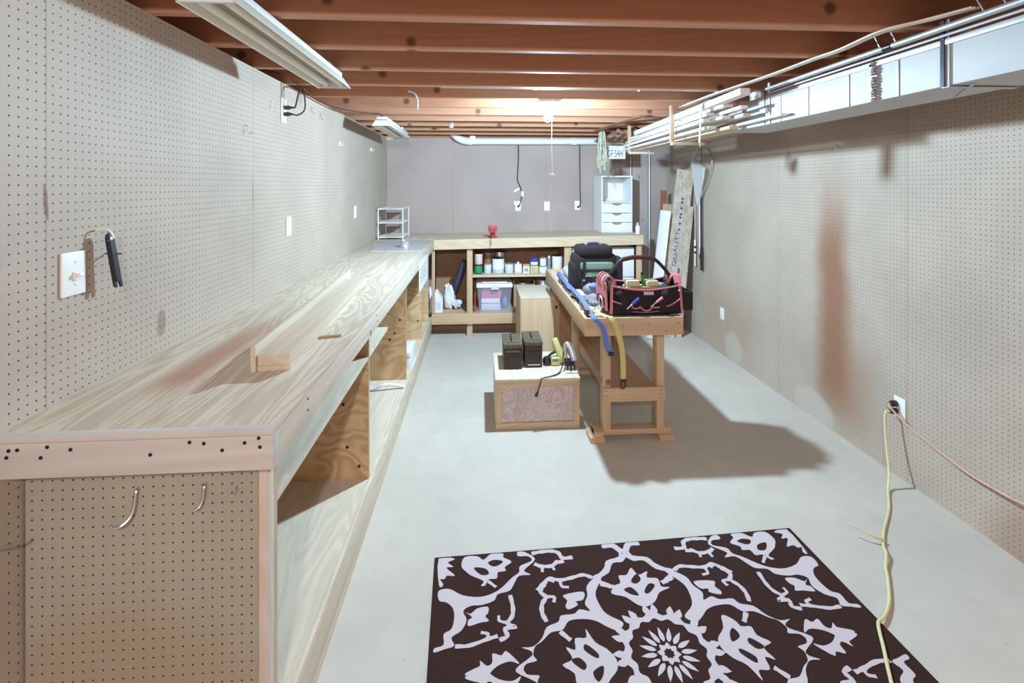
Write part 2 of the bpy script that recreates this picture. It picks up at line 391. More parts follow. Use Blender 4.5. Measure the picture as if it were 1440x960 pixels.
    def grid(s, nu, nv, fn):
        V = [[s.bm.verts.new(fn(i / nu, j / nv)) for j in range(nv + 1)] for i in range(nu + 1)]
        for i in range(nu):
            for j in range(nv): s.bm.faces.new((V[i][j], V[i + 1][j], V[i + 1][j + 1], V[i][j + 1]))
        return s
    def out(s, name, mat, parent=None, world=False):
        bmesh.ops.remove_doubles(s.bm, verts=s.bm.verts, dist=1e-6)
        bmesh.ops.recalc_face_normals(s.bm, faces=s.bm.faces)
        for f in s.bm.faces: f.smooth = True
        if parent is not None: org = ORG[parent.name]
        elif world: org = Vector((0, 0, 0))
        else:
            xs = [v.co for v in s.bm.verts]
            org = Vector(((min(v.x for v in xs) + max(v.x for v in xs)) / 2, (min(v.y for v in xs) + max(v.y for v in xs)) / 2, min(v.z for v in xs)))
        for v in s.bm.verts: v.co -= org
        me = bpy.data.meshes.new(name); s.bm.to_mesh(me); s.bm.free()
        me.set_sharp_from_angle(angle=math.radians(38))
        o = bpy.data.objects.new(name, me); COL.objects.link(o)
        if isinstance(mat, str): mat = M[mat]
        me.materials.append(mat)
        if parent is not None: o.parent = parent
        else: o.location = org
        ORG[o.name] = org.copy()
        return o
def thing(name, label, cat, loc=(0, 0, 0), group=None):
    o = bpy.data.objects.new(name, None); COL.objects.link(o); o.location = loc; o.empty_display_size = 0.05
    o['label'] = label; o['category'] = cat
    if group: o['group'] = group
    ORG[o.name] = Vector(loc); return o
def tag(o, label, cat, group=None):
    o['label'] = label; o['category'] = cat
    if group: o['group'] = group
    return o
def struct(o, label=None, cat=None):
    o['kind'] = 'structure'
    if label: o['label'] = label; o['category'] = cat
    return o
def text(name, body, size, loc, rot, mat, parent, ext=0.0006, sx=1.0, align='CENTER'):
    cu = bpy.data.curves.new(name, 'FONT'); cu.body = body; cu.size = size; cu.extrude = ext; cu.align_x = align; cu.align_y = 'CENTER'
    o = bpy.data.objects.new(name, cu); COL.objects.link(o); cu.materials.append(M[mat])
    o.location = Vector(loc) - (ORG[parent.name] if parent else Vector()); o.rotation_euler = rot; o.scale = (sx, 1, 1)
    me = bpy.data.meshes.new_from_object(o.evaluated_get(bpy.context.evaluated_depsgraph_get()))
    r = bpy.data.objects.new(name, me); r.location = o.location; r.rotation_euler = o.rotation_euler; r.scale = o.scale
    bpy.data.objects.remove(o); bpy.data.curves.remove(cu); COL.objects.link(r); r.name = name
    if not me.materials: me.materials.append(M[mat])
    if parent: r.parent = parent
    return r
def lerp(a, b, t): return a + (b - a) * t
def smooth(pts, k=6):
    """Catmull-Rom through the points"""
    P = [Vector(p) for p in pts]; P = [P[0] * 2 - P[1]] + P + [P[-1] * 2 - P[-2]]; out = []
    for i in range(1, len(P) - 2):
        for j in range(k):
            t = j / k; a, b, c, d = P[i - 1], P[i], P[i + 1], P[i + 2]
            out.append(0.5 * (2 * b + (c - a) * t + (2 * a - 5 * b + 4 * c - d) * t * t + (3 * b - a - 3 * c + d) * t ** 3))
    out.append(P[-2]); return out

# ---------------------------------------------------------------- the room
XL, XR, YB, YF, ZC, ZS = -1.2, 2.5, 6.35, -0.5, 2.368, 2.606
struct(MB().box(XL - 0.35, XR + 0.35, YF, YB + 0.2, -0.1, 0).out('floor', 'concrete', world=True))
struct(MB().box(XL - 0.02, XL, YF, YB, 0, ZC).out('wall_left', 'peg_left', world=True))
struct(MB().box(XR, XR + 0.02, YF, YB, 0, ZC).out('wall_right', 'peg_right', world=True))
struct(MB().box(XL - 0.02, XR + 0.02, YB, YB + 0.02, 0, ZC).out('wall_back', 'peg_back', world=True))
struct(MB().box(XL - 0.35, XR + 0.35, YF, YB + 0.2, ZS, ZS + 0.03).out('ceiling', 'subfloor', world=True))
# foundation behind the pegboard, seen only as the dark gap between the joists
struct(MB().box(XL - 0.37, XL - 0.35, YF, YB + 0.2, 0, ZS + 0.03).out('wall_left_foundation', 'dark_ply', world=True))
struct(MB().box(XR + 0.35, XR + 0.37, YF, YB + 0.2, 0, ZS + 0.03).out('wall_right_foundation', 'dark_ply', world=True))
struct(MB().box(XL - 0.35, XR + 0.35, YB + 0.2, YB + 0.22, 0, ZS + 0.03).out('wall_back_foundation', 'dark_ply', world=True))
for k in range(-5, 12):
    y = 1.83 + 0.4064 * k
    struct(MB().box(XL - 0.35, XR + 0.35, y, y + 0.038, ZC, ZS).out('beam', 'joist'))
struct(MB().box(XL - 0.02, XL + 0.07, YB - 0.04, YB, ZC - 0.04, ZC).out('trim_1', 'pine_x'))

# ---------------------------------------------------------------- left workbench
t = thing('workbench', 'long pale plywood workbench along the left pegboard wall, open shelves below', 'workbench', (-0.86, 3.4, 0))
BX = -0.528; BT = 1.12
MB().box(XL, BX, 1.295, 5.58, BT - 0.019, BT, 0.002).out('worktop', 'benchtop', t)
MB().box(XL, BX, 5.58, YB, BT - 0.019, BT, 0.002).out('worktop', 'benchtop', t)
MB().box(XL, BX - 0.0005, 1.275, 1.295, BT - 0.019, BT, 0.002).out('edge_strip', 'bench_x', t)
MB().box(XL, BX, 1.275, 1.313, BT - 0.108, BT - 0.0195, 0.003).out('front_apron', 'bench_x', t)
MB().box(BX - 0.038, BX, 1.3135, 5.60, BT - 0.108, BT - 0.0195, 0.003).out('side_apron', 'bench_y', t)
for (x, z) in ((-1.165, .072), (-1.145, .073), (-1.17, .055), (-1.09, .052), (-1.075, .078), (-1.02, .07), (-.83, .05), (-.70, .074), (-.655, .055), (-.60, .072), (-.565, .083), (-.562, .06), (-.735, .078)):
    MB().lathe([(0.0048, 0), (0.0044, -0.0015)], (x, 1.275, BT - 0.108 + z), 10, 'y').out('screw', 'screw', t)
for (y, z) in ((1.52, .075), (1.52, .04), (2.5, .07), (2.52, .035), (3.78, .07), (3.8, .035)):
    MB().lathe([(0.0045, 0), (0.004, 0.0012)], (BX, y, BT - 0.108 + z), 10, 'x').out('screw', 'screw', t)
MB().box(-1.192, -0.600, 1.350, 1.356, 0.0, BT - 0.108).out('end_panel', 'peg_panel', t)
MB().box(-0.600, -0.5735, 1.352, 1.390, 0.0, BT - 0.108, 0.002).out('end_post', 'bench_z', t)
MB().box(-1.192, -0.5735, 1.391, 1.409, 0.0, BT - 0.019).out('divider', 'ply_z', t)
for y in (2.526, 3.794, 4.78, 5.40):
    MB().box(-1.19, -0.5735, y, y + 0.018, 0.2352, BT - 0.0195).out('divider', 'figured', t)
    MB().box(-0.5735, -0.571, y, y + 0.018, 0.235, BT - 0.019).out('edge_strip', 'pine_z', t)
MB().box(-1.19, -0.573, 1.41, 5.60, 0.217, 0.235).out('bottom_shelf', 'ply_y', t)
MB().box(-0.573, -0.555, 1.39, 5.60, 0.089, 0.235, 0.002).out('front_board', 'ply_y', t)
MB().box(-0.620, -0.582 + 0.012, 1.36, 5.88, 0.0, 0.0885, 0.002).out('kick_board', 'pine_y', t)
MB().box(-1.19, -0.574, 1.41, 2.525, 0.846, 0.862).out('middle_shelf', 'ply_y', t)
MB().box(-1.19, -0.574, 2.545, 3.05, 0.846, 0.862).out('middle_shelf', 'ply_y', t)
for (x, y, z) in ((-.7, 2.526, .62), (-.68, 2.526, .40), (-.62, 2.526, .30), (-.66, 2.526, .8), (-.72, 3.794, .75), (-.66, 3.794, .6), (-.7, 3.794, .55), (-.62, 3.794, .7), (-.61, 4.78, .42)):
    MB().ball((x, y, z), 0.009, 8, (1, .12, 1)).out('knot', 'screw', t)

# things on and under it
tag(MB().beam((-0.752, 1.655, BT + 0.0445), (-0.828, 3.12, BT + 0.0445), 0.016, 0.088, bev=0.001).out('plywood_strip', 'ply_y'), 'thin plywood strip standing on edge left of the stacked boards on the workbench', 'board')
tag(MB().beam((-0.690, 1.67, BT + 0.0085), (-0.745, 2.75, BT + 0.0085), 0.107, 0.017, bev=0.001).out('pine_board', 'pine_y'), 'thin pale board lying flat under the thicker board on the workbench', 'board')
tag(MB().beam((-0.690, 1.665, BT + 0.0375), (-0.748, 3.04, BT + 0.0375), 0.102, 0.038, bev=0.003).out('pine_plank', 'pine_y'), 'thick pale plank lying on top of a thin board on the left workbench', 'board')
tag(MB().beam((-0.655, 2.01, BT + 0.004), (-0.571, 2.033, BT + 0.004), 0.016, 0.008).out('wood_strip', 'cardboard'), 'short brown wood strip on the workbench sticking out beside the boards', 'wood strip')
tag(MB().tube(smooth([(-0.93, 3.60, .262), (-0.80, 3.60, .248), (-0.70, 3.61, .275), (-0.62, 3.63, .262), (-0.562, 3.635, .247)], 5), 0.0115, 10).out('white_tube', 'pvc'), 'bent white plastic tube on the low shelf under the left workbench', 'tube')
t = thing('white_box', 'small white box on the low shelf under the far part of the left workbench', 'box', (-0.63, 4.2, .235))
MB().box(-0.68, -0.572, 4.02, 4.32, 0.236, 0.335, 0.004).out('body', 'paper', t)
MB().box(-0.683, -0.569, 4.015, 4.325, 0.335, 0.37, 0.004).out('lid', 'white_plastic', t)
t = thing('paper_sign', 'white paper sheet with blue lettering hanging from the left workbench edge', 'sign', (-0.525, 4.5, 0.8))
MB().box(-0.5275, -0.5245, 4.22, 4.88, 0.81, 1.06).out('sheet', 'paper', t)
for i, z in enumerate((0.99, 0.955, 0.92, 0.885)):
    MB().box(-0.5245, -0.5237, 4.30, 4.78 - 0.07 * (i % 2), z, z + 0.012).out('text_line', 'grey_ink', t)

# peg hooks on the bench end
def hook(pts, r, label, group=None):
    return tag(MB().tube(smooth(pts, 5), r, 8).out('peg_hook', 'hook_steel'), label, 'hook', group)
hook([(-0.908, 1.350, .935), (-0.908, 1.340, .93), (-0.909, 1.335, .90), (-0.912, 1.325, .875), (-0.925, 1.31, .862), (-0.938, 1.30, .866), (-.942, 1.297, .872)], 0.0042, 'curved steel hook on the pegboard end of the workbench, left of the two', None)
hook([(-0.735, 1.350, .94), (-0.735, 1.340, .935), (-0.736, 1.336, .91), (-0.740, 1.328, .892), (-0.748, 1.32, .888)], 0.0040, 'small steel hook on the pegboard end of the workbench, right of the two', None)
hook([(-0.655, 1.350, .93), (-0.653, 1.340, .925), (-0.657, 1.337, .915)], 0.0018, 'tiny bent wire in the pegboard end near the workbench corner', None)
hook([(XL + .002, 1.25, .862), (XL + .03, 1.25, .858), (XL + .06, 1.255, .866), (XL + .075, 1.257, .875)], 0.0035, 'steel wire hook on the wall below the front of the workbench', None)

# mat, tin, little wire shelf on the far corner of the bench
tag(MB().prism([(-1.03, 4.60), (-0.555, 4.60), (-0.56, 5.36), (-0.60, 5.42), (-1.02, 5.42)], 0.012, lambda u, v, w_: Vector((u, v, BT + 0.001 + w_))).out('stone_slab', 'stone'), 'speckled grey slab lying flat on the far corner of the workbench', 'slab')
t = thing('tin_can', 'short shiny tin standing on the speckled slab', 'tin', (-0.745, 4.86, BT + 0.014))
MB().lathe([(0.052, 0), (0.054, .003), (0.053, .006), (0.053, .056), (0.055, .060), (0.053, .062), (0.046, .062), (.045, .058)], (-0.745, 4.86, BT + 0.014), 24).out('body', 'tin', t)
t = thing('wire_shelf', 'white three-tier wire shelf in the far left corner of the workbench', 'shelf', (-1.01, 5.85, BT))
xs0, xs1, ys0, ys1 = -1.165, -0.885, 5.62, 6.08
for x in (xs0, xs1):
    for y in (ys0, ys1):
        MB().tube([(x, y, BT), (x, y, BT + .36)], 0.006, 8).out('leg', 'white_plastic', t)
for z in (0.03, .195, .355):
    b = MB()
    b.tube([(xs0, ys0, BT + z), (xs1, ys0, BT + z), (xs1, ys1, BT + z), (xs0, ys1, BT + z)], 0.007, 6, closed=True)
    for i in range(1, 14): b.box(lerp(xs0, xs1, i / 14) - .008, lerp(xs0, xs1, i / 14) + .008, ys0, ys1, BT + z - .003, BT + z + .003)
    b.out('tier', 'white_plastic', t)

# ---------------------------------------------------------------- switch, outlets and the pry bar on the left wall
def plate_x(x, sgn, y, z, wd, ht):          # cover plate on a wall x = const facing sgn
    return MB().box(min(x, x + sgn * .007), max(x, x + sgn * .007), y - wd / 2, y + wd / 2, z - ht / 2, z + ht / 2, 0.0025)
def plate_y(y, x, z, wd, ht):
    return MB().box(x - wd / 2, x + wd / 2, y - .007, y, z - ht / 2, z + ht / 2, 0.0025)
t = thing('light_switch', 'oversized ivory switch plate with a toggle, left of the pry bar', 'switch', (XL, 1.505, 1.48))
plate_x(XL, 1, 1.505, 1.482, .085, .128).out('cover_plate', 'white_plastic', t)
MB().box(XL + .007, XL + .013, 1.501, 1.519, 1.462, 1.487, .001).out('toggle_surround', 'ivory', t)
MB().beam((XL + .009, 1.510, 1.474), (XL + .024, 1.510, 1.480), .009, .011, (0, 0, 1), .001).out('toggle', 'white_plastic', t)
for z in (1.515, 1.449): MB().ball((XL + .007, 1.508, z), .003, 8, (.4, 1, 1)).out('screw', 'hook_steel', t)
t = thing('pry_bar', 'dark steel pry bar with a forked end hanging on the left wall', 'pry bar', (XL + .04, 1.61, 1.42))
def pb(u, v, w_): return Vector((XL + .030 + w_ + 0.03 * (1 - (v - 1.42) / .17) * 0.4, 1.602 + u + (1.585 - v) * 0.13, v))
MB().prism([(-.016, 1.575), (-.011, 1.587), (0, 1.592), (.011, 1.587), (.016, 1.575), (.0165, 1.435), (.0175, 1.418), (.009, 1.416), (.006, 1.437), (-.004, 1.437), (-.007, 1.416), (-.0155, 1.420), (-.0165, 1.435)], .006, pb).out('blade', 'dark_steel', t)
MB().prism([(-.0165, 1.568), (-.0165, 1.437), (-.0125, 1.437), (-.0125, 1.568)], .016, pb).out('flange', 'dark_steel', t)
MB().lathe([(.0055, -.001), (.0055, .0075)], pb(0.002, 1.575, 0), 12, 'x').out('hole', 'paper', t)
tag(MB().tube(smooth([(XL, 1.592, 1.600), (XL + .02, 1.592, 1.606), (XL + .035, 1.596, 1.604), (XL + .043, 1.601, 1.588), (XL + .045, 1.604, 1.576), (XL + .048, 1.604, 1.580)], 5), .0028, 8).out('peg_hook', 'white_plastic'), 'pale hook in the left wall holding the pry bar', 'hook')
tag(MB().tube([(XL, 1.632, 1.523), (XL + .05, 1.632, 1.522)], .0022, 8).out('peg_pin', 'dark_steel'), 'short dark pin in the left wall beside the pry bar blade', 'hook')
t = thing('wall_plate', 'blank white wall plate in the middle of the left wall', 'wall plate', (XL, 3.11, 1.488)); plate_x(XL, 1, 3.11, 1.488, .075, .118).out('cover_plate', 'white_plastic', t); MB().ball((XL + .007, 3.11, 1.488), .003, 8, (.4, 1, 1)).out('screw', 'hook_steel', t)
t = thing('wall_plate', 'white wall plate near the far end of the left wall', 'wall plate', (XL, 4.73, 1.49)); plate_x(XL, 1, 4.73, 1.49, .075, .118).out('cover_plate', 'white_plastic', t); MB().ball((XL + .007, 4.73, 1.49), .003, 8, (.4, 1, 1)).out('screw', 'hook_steel', t)
t = thing('wall_outlet', 'white outlet with two brown plugs high on the left wall', 'outlet', (XL, 3.03, 2.20))
plate_x(XL, 1, 3.03, 2.20, .075, .15).out('cover_plate', 'white_plastic', t)
for z in (2.218, 2.178): MB().lathe([(.017, .006), (.016, .010)], (XL, 3.03, z), 14, 'x').out('socket', 'ivory', t)
def plug_cord(zp, pts, r, label):
    t = thing('power_cord', label, 'cord', (XL + .02, 3.03, zp))
    MB().lathe([(.011, .010), (.013, .016), (.013, .035), (.008, .045), (.006, .06)], (XL, 3.03, zp), 12, 'x').out('plug', 'brown_cord', t)
    MB().tube(smooth([(XL + .058, 3.03, zp)] + pts, 6), r, 8).out('cord', 'brown_cord', t)
plug_cord(2.218, [(XL + .072, 3.035, zz) for zz in (2.225,)] + [(XL + .085, 3.045, 2.30), (XL + .09, 3.07, 2.362), (XL + .05, 3.0, 2.372), (XL + .02, 2.93, 2.40), (XL - .1, 2.85, 2.42)], .0048, 'brown cord looping up from the upper plug of the high left outlet')
plug_cord(2.178, [(XL + .085, 3.04, 2.175), (XL + .118, 3.06, 2.21), (XL + .112, 3.08, 2.29), (XL + .095, 3.10, 2.35), (XL + .06, 3.3, 2.36), (XL + .03, 3.6, 2.355), (XL + .10, 3.95, 2.355), (-0.95, 4.15, 2.358), (-0.86, 4.20, 2.36), (-0.845, 4.22, 2.35), (-0.845, 4.23, 2.335)], .0045, 'brown cord running from the high left outlet to the far shop light')
tag(MB().tube([(XL + .004, 3.0, 2.275), (XL + .004, 3.0, 2.366)], .002, 6).out('wire', 'hook_steel'), 'thin grey wire rising from the high outlet on the left wall', 'wire')
for (y, z, lb) in ((2.551, 2.029, 'small wire hook on the left wall below the near shop light'), (2.856, 2.207, 'small white hook left of the high outlet on the left wall'), (3.50, 2.275, 'wire hook just right of the high outlet on the left wall'), (3.70, 2.26, 'second wire hook right of the high outlet on the left wall')):
    tag(MB().tube(smooth([(XL, y, z + .02), (XL + .012, y, z + .022), (XL + .013, y, z), (XL + .015, y + .004, z - .016), (XL + .03, y + .006, z - .02), (XL + .034, y + .006, z - .01)], 4), .0022, 6).out('peg_hook', 'white_plastic' if y > 2.8 and y < 3 else 'hook_steel'), lb, 'hook')
for (y, z, lb) in ((4.217, 2.10, 'small white clip on the far left wall under the far shop light'), (5.40, 2.14, 'tiny white bracket on the left wall near the back corner')):
    t = thing('wall_clip', lb, 'clip', (XL, y, z)); MB().box(XL, XL + .012, y - .012, y + .012, z - .018, z + .018, .002).out('body', 'white_plastic', t); MB().tube(smooth([(XL + .01, y, z - .01), (XL + .03, y, z - .014), (XL + .035, y, z + .004)], 4), .003, 6).out('prong', 'white_plastic', t)

# ---------------------------------------------------------------- shop lights and the lit bulb
def shop_light(x0, x1, y0, y1, zb, label, chains):
    t = thing('shop_light', label, 'ceiling light', ((x0 + x1) / 2, (y0 + y1) / 2, zb))
    xc = (x0 + x1) / 2; hw = (x1 - x0) / 2; zt = zb + .058
    prof = [(-hw, 0), (-hw + .004, .004), (-.045, .050), (.045, .050), (hw - .004, .004), (hw, 0), (hw, .003), (.048, .056), (-.048, .056), (-hw, .003)]
    MB().prism(prof, y1 - y0, lambda u, v, w_: Vector((xc + u, y0 + w_, zb + v))).out('reflector', 'enamel', t)
    MB().box(xc - .045, xc + .045, y0 + .02, y1 - .02, zt - .002, zt + .024, .003).out('housing', 'white_lam', t)
    for y in (y0, y1 - .012):
        MB().prism([(-hw + .003, .004), (-.045, .055), (.045, .055), (hw - .003, .004), (hw - .02, .002), (-hw + .02, .002)], .012, lambda u, v, w_: Vector((xc + u, y + w_, zb + v))).out('end_cap', 'white_lam', t)
    for dx in (-.038, .038):
        MB().tube([(xc + dx, y0 + .035, zb + .022), (xc + dx, y1 - .035, zb + .022)], .0145, 14).out('tube', 'tube_glass', t)
        for y in (y0 + .022, y1 - .022): MB().box(xc + dx - .012, xc + dx + .012, y - .008, y + .008, zb + .008, zb + .05, .002).out('socket', 'white_plastic', t)
    for (cx_, cy_) in chains: MB().tube(smooth([(cx_, cy_, zt + .024), (cx_ + .008, cy_ + .01, zt + .05), (cx_ - .004, cy_, ZC + .03)], 4), .003, 6).out('hanging_chain', 'hook_steel', t)
shop_light(-0.878, -0.708, 1.455, 2.70, 2.272, 'unlit white fluorescent shop light nearest the camera, over the left workbench', [(-.79, 1.6), (-.79, 2.6)])
shop_light(-0.925, -0.765, 4.20, 5.42, 2.255, 'unlit white fluorescent shop light hanging at the far left of the ceiling', [(-.845, 4.3), (-.845, 5.3)])
t = thing('bare_bulb', 'bright bare bulb glowing under the ceiling joists', 'light bulb', (BULB[0], BULB[1], ZC))
bx, by = BULB[0], BULB[1]; ZB = ZC - .019
MB().box(bx - .075, bx + .075, 3.457, by + .08, ZB, ZC - .0005, .002).out('mounting_board', 'pine_y', t)
MB().lathe([(.058, 0), (.058, -.008), (.050, -.018), (.030, -.026), (.024, -.040), (.020, -.046)], (bx, by, ZB - .0005), 24).out('lamp_holder', 'white_plastic', t)
MB().lathe([(.013, -.044), (.014, -.056), (.022, -.072), (.030, -.090), (.031, -.102), (.026, -.118), (.014, -.129), (.004, -.132)], (bx, by, ZB), 20).out('glass', 'bulb', t)
MB().tube(smooth([(bx + .040, by + .01, ZB - .02), (bx + .034, by + .005, ZC - .15), (bx + .030, by, 2.05), (bx + .036, by, 1.85), (bx + .026, by, 1.72), (bx + .033, by, 1.55), (bx + .027, by, 1.40)], 5), .0016, 6).out('pull_string', 'white_cable', t)
MB().beam((bx + .015, by, 1.832), (bx + .055, by, 1.822), .010, .010).out('string_toggle', 'white_plastic', t)
tag(MB().tube(smooth([(-.50, 3.40, 2.40), (-.46, 3.42, 2.39), (-.44, 3.43, 2.35), (-.44, 3.43, 2.28)], 4), .006, 8).out('cable_clamp', 'steel'), 'metal clamp hanging between joists above the left workbench', 'clamp')

# ---------------------------------------------------------------- back storage bench
SL = 0.0167
def zt(x): return 1.121 + SL * (x + .53)
t = thing('storage_bench', 'wooden storage bench with open shelves along the back wall', 'workbench', (0.7, 5.95, 0))
def slab(x0, x1, y0, y1, d0, d1): # d0,d1 below the sloping top
    return MB().prism([(x0, zt(x0) - d1), (x1, zt(x1) - d1), (x1, zt(x1) - d0), (x0, zt(x0) - d0)], y1 - y0, lambda u, v, w_: Vector((u, y0 + w_, v)))
slab(BX + .001, 1.925, 5.59, YB, 0, .019).out('worktop', 'ply_pale', t)
slab(BX + .001, 1.925, 5.57, 5.608, .0005, .112).out('front_apron', 'pine_x', t)
slab(BX + .04, 1.92, 6.30, 6.345, .02, .20).out('back_rail', 'dark_ply', t)
MB().box(-.151, -.086, 5.61, 5.65, 0.0, zt(-.1) - .115, .002).out('post', 'pine_z', t)
MB().box(.99, 1.072, 5.61, 5.65, 0.15, zt(1) - .115, .002).out('post', 'pine_z', t)
MB().box(1.857, 1.917, 5.61, 5.65, 0.0, zt(1.9) - .115, .002).out('post', 'pine_z', t)
MB().box(-.553, -.520, 5.61, 5.65, .27, zt(-.53) - .115, .002).out('post', 'pine_z', t)
MB().box(-.130, -.112, 5.651, 6.30, 0.27, zt(-.1) - .115).out('partition', 'dark_ply', t)
MB().box(1.02, 1.038, 5.651, 6.30, 0.27, zt(1) - .115).out('partition', 'dark_ply', t)
MB().box(1.895, 1.915, 5.651, 6.30, 0.0, zt(1.9) - .115).out('side_panel', 'rust_board', t)
MB().box(-.57, 1.89, 6.301, 6.318, 0.15, zt(-.5) - .2).out('back_panel', 'dark_ply', t)
MB().box(-.553, 1.89, 5.611, 6.30, 0.248, 0.268).out('bottom_shelf', 'tan_x', t)
MB().box(-.553, 1.855, 5.575, 5.6095, 0.150, 0.269, .002).out('bottom_rail', 'tan_x', t)
MB().box(-.57, 1.89, 5.90, 5.92, 0.0, 0.150).out('kick_board', 'dark_ply', t)
MB().box(-.085, .99, 5.62, 6.30, 0.687, 0.706).out('upper_shelf', 'ply_x', t)
MB().box(-.085, 1.01, 5.608, 5.62, 0.680, 0.708, .002).out('shelf_edge', 'pine_x', t)
# white drawers under its right end
t = thing('drawer_unit', 'white drawer unit under the right end of the back bench', 'drawer unit', (1.45, 5.95, .27))
MB().box(1.09, 1.852, 5.70, 6.29, .270, 1.00).out('body', 'white_lam', t)
for i, (z0, z1) in enumerate(((.865, .995), (.655, .855), (.47, .645), (.28, .46))):
    d = MB().box(1.10, 1.842, 5.67, 5.70, z0, z1, .003).out('drawer_front', 'white_lam', t)
    MB().box(1.40, 1.54, 5.655, 5.67, z1 - .05, z1 - .038, .002).out('handle', 'grey_fabric', d)

# ---- things in the back bench
def can(name, x0, x1, y, z, h, label, mat, group, lidmat='tin', lid=True, band=None, neck=None, cat='can'):
    r = (x1 - x0) / 2; c = ((x0 + x1) / 2, y, z)
    t = thing(name, label, cat, c, group)
    MB().lathe([(r * .97, 0), (r, .003), (r, h - .006), (r * .97, h)], c, 22).out('body', mat, t)
    if lid: MB().lathe([(r * 1.02, h - .004), (r * 1.03, h + .003), (r * .96, h + .006), (r * .88, h + .003)], c, 22).out('lid', lidmat, t)
    if band: MB().lathe([(r * 1.005, h * band[0]), (r * 1.006, h * band[0] + .001), (r * 1.006, h * band[1]), (r * 1.005, h * band[1] + .001)], c, 22).out('label_band', band[2], t)
    if neck: MB().lathe([(neck[0], h), (neck[0], h + neck[1]), (neck[0] * .8, h + neck[1] + .004)], c, 14).out('cap', neck[2], t)
    return t
G = 'cans on the upper shelf'; ZS1 = .7068
can('spray_can', -.067, .026, 5.72, ZS1, .105, 'dark can with green label at the left end of the shelf, under a pale can', 'black_plastic', G, 'dark_steel', True, (.1, .9, 'green'))
can('paint_can', -.062, .030, 5.72, ZS1 + .112, .125, 'pale pink-white can stacked on the dark green can', 'label_pink', G, 'dark_steel')
can('tin_can', .048, .136, 5.74, ZS1, .105, 'grey tin below the amber jar on the upper shelf', 'label_blue', G, 'tin')
t = can('glass_jar', .046, .150, 5.88, ZS1, .215, 'amber glass jar with metal lid standing behind the grey tin', 'amber', G, 'tin', cat='jar')
can('paint_can', .146, .288, 5.76, ZS1, .175, 'largest white paint can on the upper shelf', 'label_blue', G, 'dark_steel', True, (.3, .95, 'paper'))
can('paint_can', .170, .318, 5.97, ZS1, .225, 'tall dark-lidded can behind the largest white paint can', 'tin', G, 'dark_steel')
can('paint_can', .298, .400, 5.74, ZS1, .108, 'short pale can just right of the largest white paint can', 'label_blue', G, 'tin')
t = thing('solvent_can', 'white rectangular can with a small cap, right of the short pale can', 'can', (.45, 5.73, ZS1), G)
MB().box(.410, .494, 5.70, 5.76, ZS1, ZS1 + .108, .004).out('body', 'label_blue', t); MB().lathe([(.014, .108), (.014, .128), (.011, .130)], (.452, 5.73, ZS1), 12).out('cap', 'white_plastic', t); MB().box(.415, .489, 5.6985, 5.70, ZS1 + .02, ZS1 + .09).out('label_band', 'paper', t)
t = thing('carton', 'small white and orange carton in the middle of the upper shelf', 'carton', (.548, 5.72, ZS1), G)
MB().box(.510, .587, 5.69, 5.75, ZS1, ZS1 + .102, .002).out('body', 'paper', t); MB().box(.5095, .5875, 5.689, 5.751, ZS1 + .078, ZS1 + .1035).out('top_band', 'orange_l', t); MB().box(.525, .572, 5.6885, 5.69, ZS1 + .02, ZS1 + .06).out('print', 'teal', t)
t = thing('carton', 'yellow-green carton carrying a blue-lidded tub', 'carton', (.642, 5.72, ZS1), G)
MB().box(.596, .689, 5.68, 5.76, ZS1, ZS1 + .088, .002).out('body', 'ygreen', t); MB().box(.61, .65, 5.6785, 5.68, ZS1 + .03, ZS1 + .07).out('print', 'orange_l', t)
can('plastic_tub', .600, .690, 5.73, ZS1 + .089, .085, 'blue and white tub on top of the yellow-green carton', 'royal', G, 'royal', True, (.1, .5, 'paper'), cat='tub')
can('paint_can', .700, .800, 5.72, ZS1, .078, 'squat white can under another small white can on the shelf', 'label_blue', G, 'tin', True, (.2, .85, 'paper'))
can('paint_can', .712, .790, 5.72, ZS1 + .085, .090, 'small white can stacked on the squat white can', 'paper', G, 'tin')
can('spray_can', .806, .850, 5.76, ZS1, .17, 'slim grey spray can left of the square white can', 'grey_fabric', G, 'tin', True, None, (.012, .02, 'white_plastic'))
can('paint_can', .862, .985, 5.74, ZS1, .20, 'big white can at the right end of the upper shelf', 'paper', G, 'dark_steel')
# tote with its contents
t = thing('storage_tote', 'translucent plastic tote with white lid under the upper shelf', 'tote', (.17, 5.8, .269))
b = MB()
def tote(u, v):  # tapered shell
    k = v; x0, x1, y0, y1 = -.008 - .022 * k, .347 + .022 * k, 5.64 - .02 * k, 6.10 + .02 * k
    per = [(x0, y0), (x1, y0), (x1, y1), (x0, y1)]; i = int(u * 4) % 4; f = u * 4 - int(u * 4); a, c = per[i], per[(i + 1) % 4]
    return Vector((lerp(a[0], c[0], f), lerp(a[1], c[1], f), .271 + k * .285))
b.grid(16, 6, tote); b.box(-.006, .345, 5.642, 6.098, .2705, .274)
b.out('body', 'tote_plastic', t)
l = MB().box(-.042, .382, 5.605, 6.13, .556, .600, .012).out('lid', 'white_plastic', t)
MB().box(.02, .32, 5.68, 6.05, .600, .612, .006).out('lid_panel', 'label_pink', l)
MB().box(.13, .22, 5.597, 5.607, .535, .585, .004).out('latch', 'label_blue', t)
G2 = 'items inside the plastic tote'
tag(MB().box(.02, .25, 5.675, 5.95, .42, .535, .006).out('pink_box', 'magenta'), 'pink box near the top inside the translucent tote', 'box', G2)
tag(MB().box(.015, .235, 5.675, 5.96, .365, .418, .004).out('white_packet', 'paper'), 'white packet below the pink box inside the tote', 'packet', G2)
tag(MB().box(.015, .24, 5.69, 5.96, .2755, .36, .004).out('paper_stack', 'label_blue'), 'pale stack of papers at the bottom of the tote', 'papers', G2)
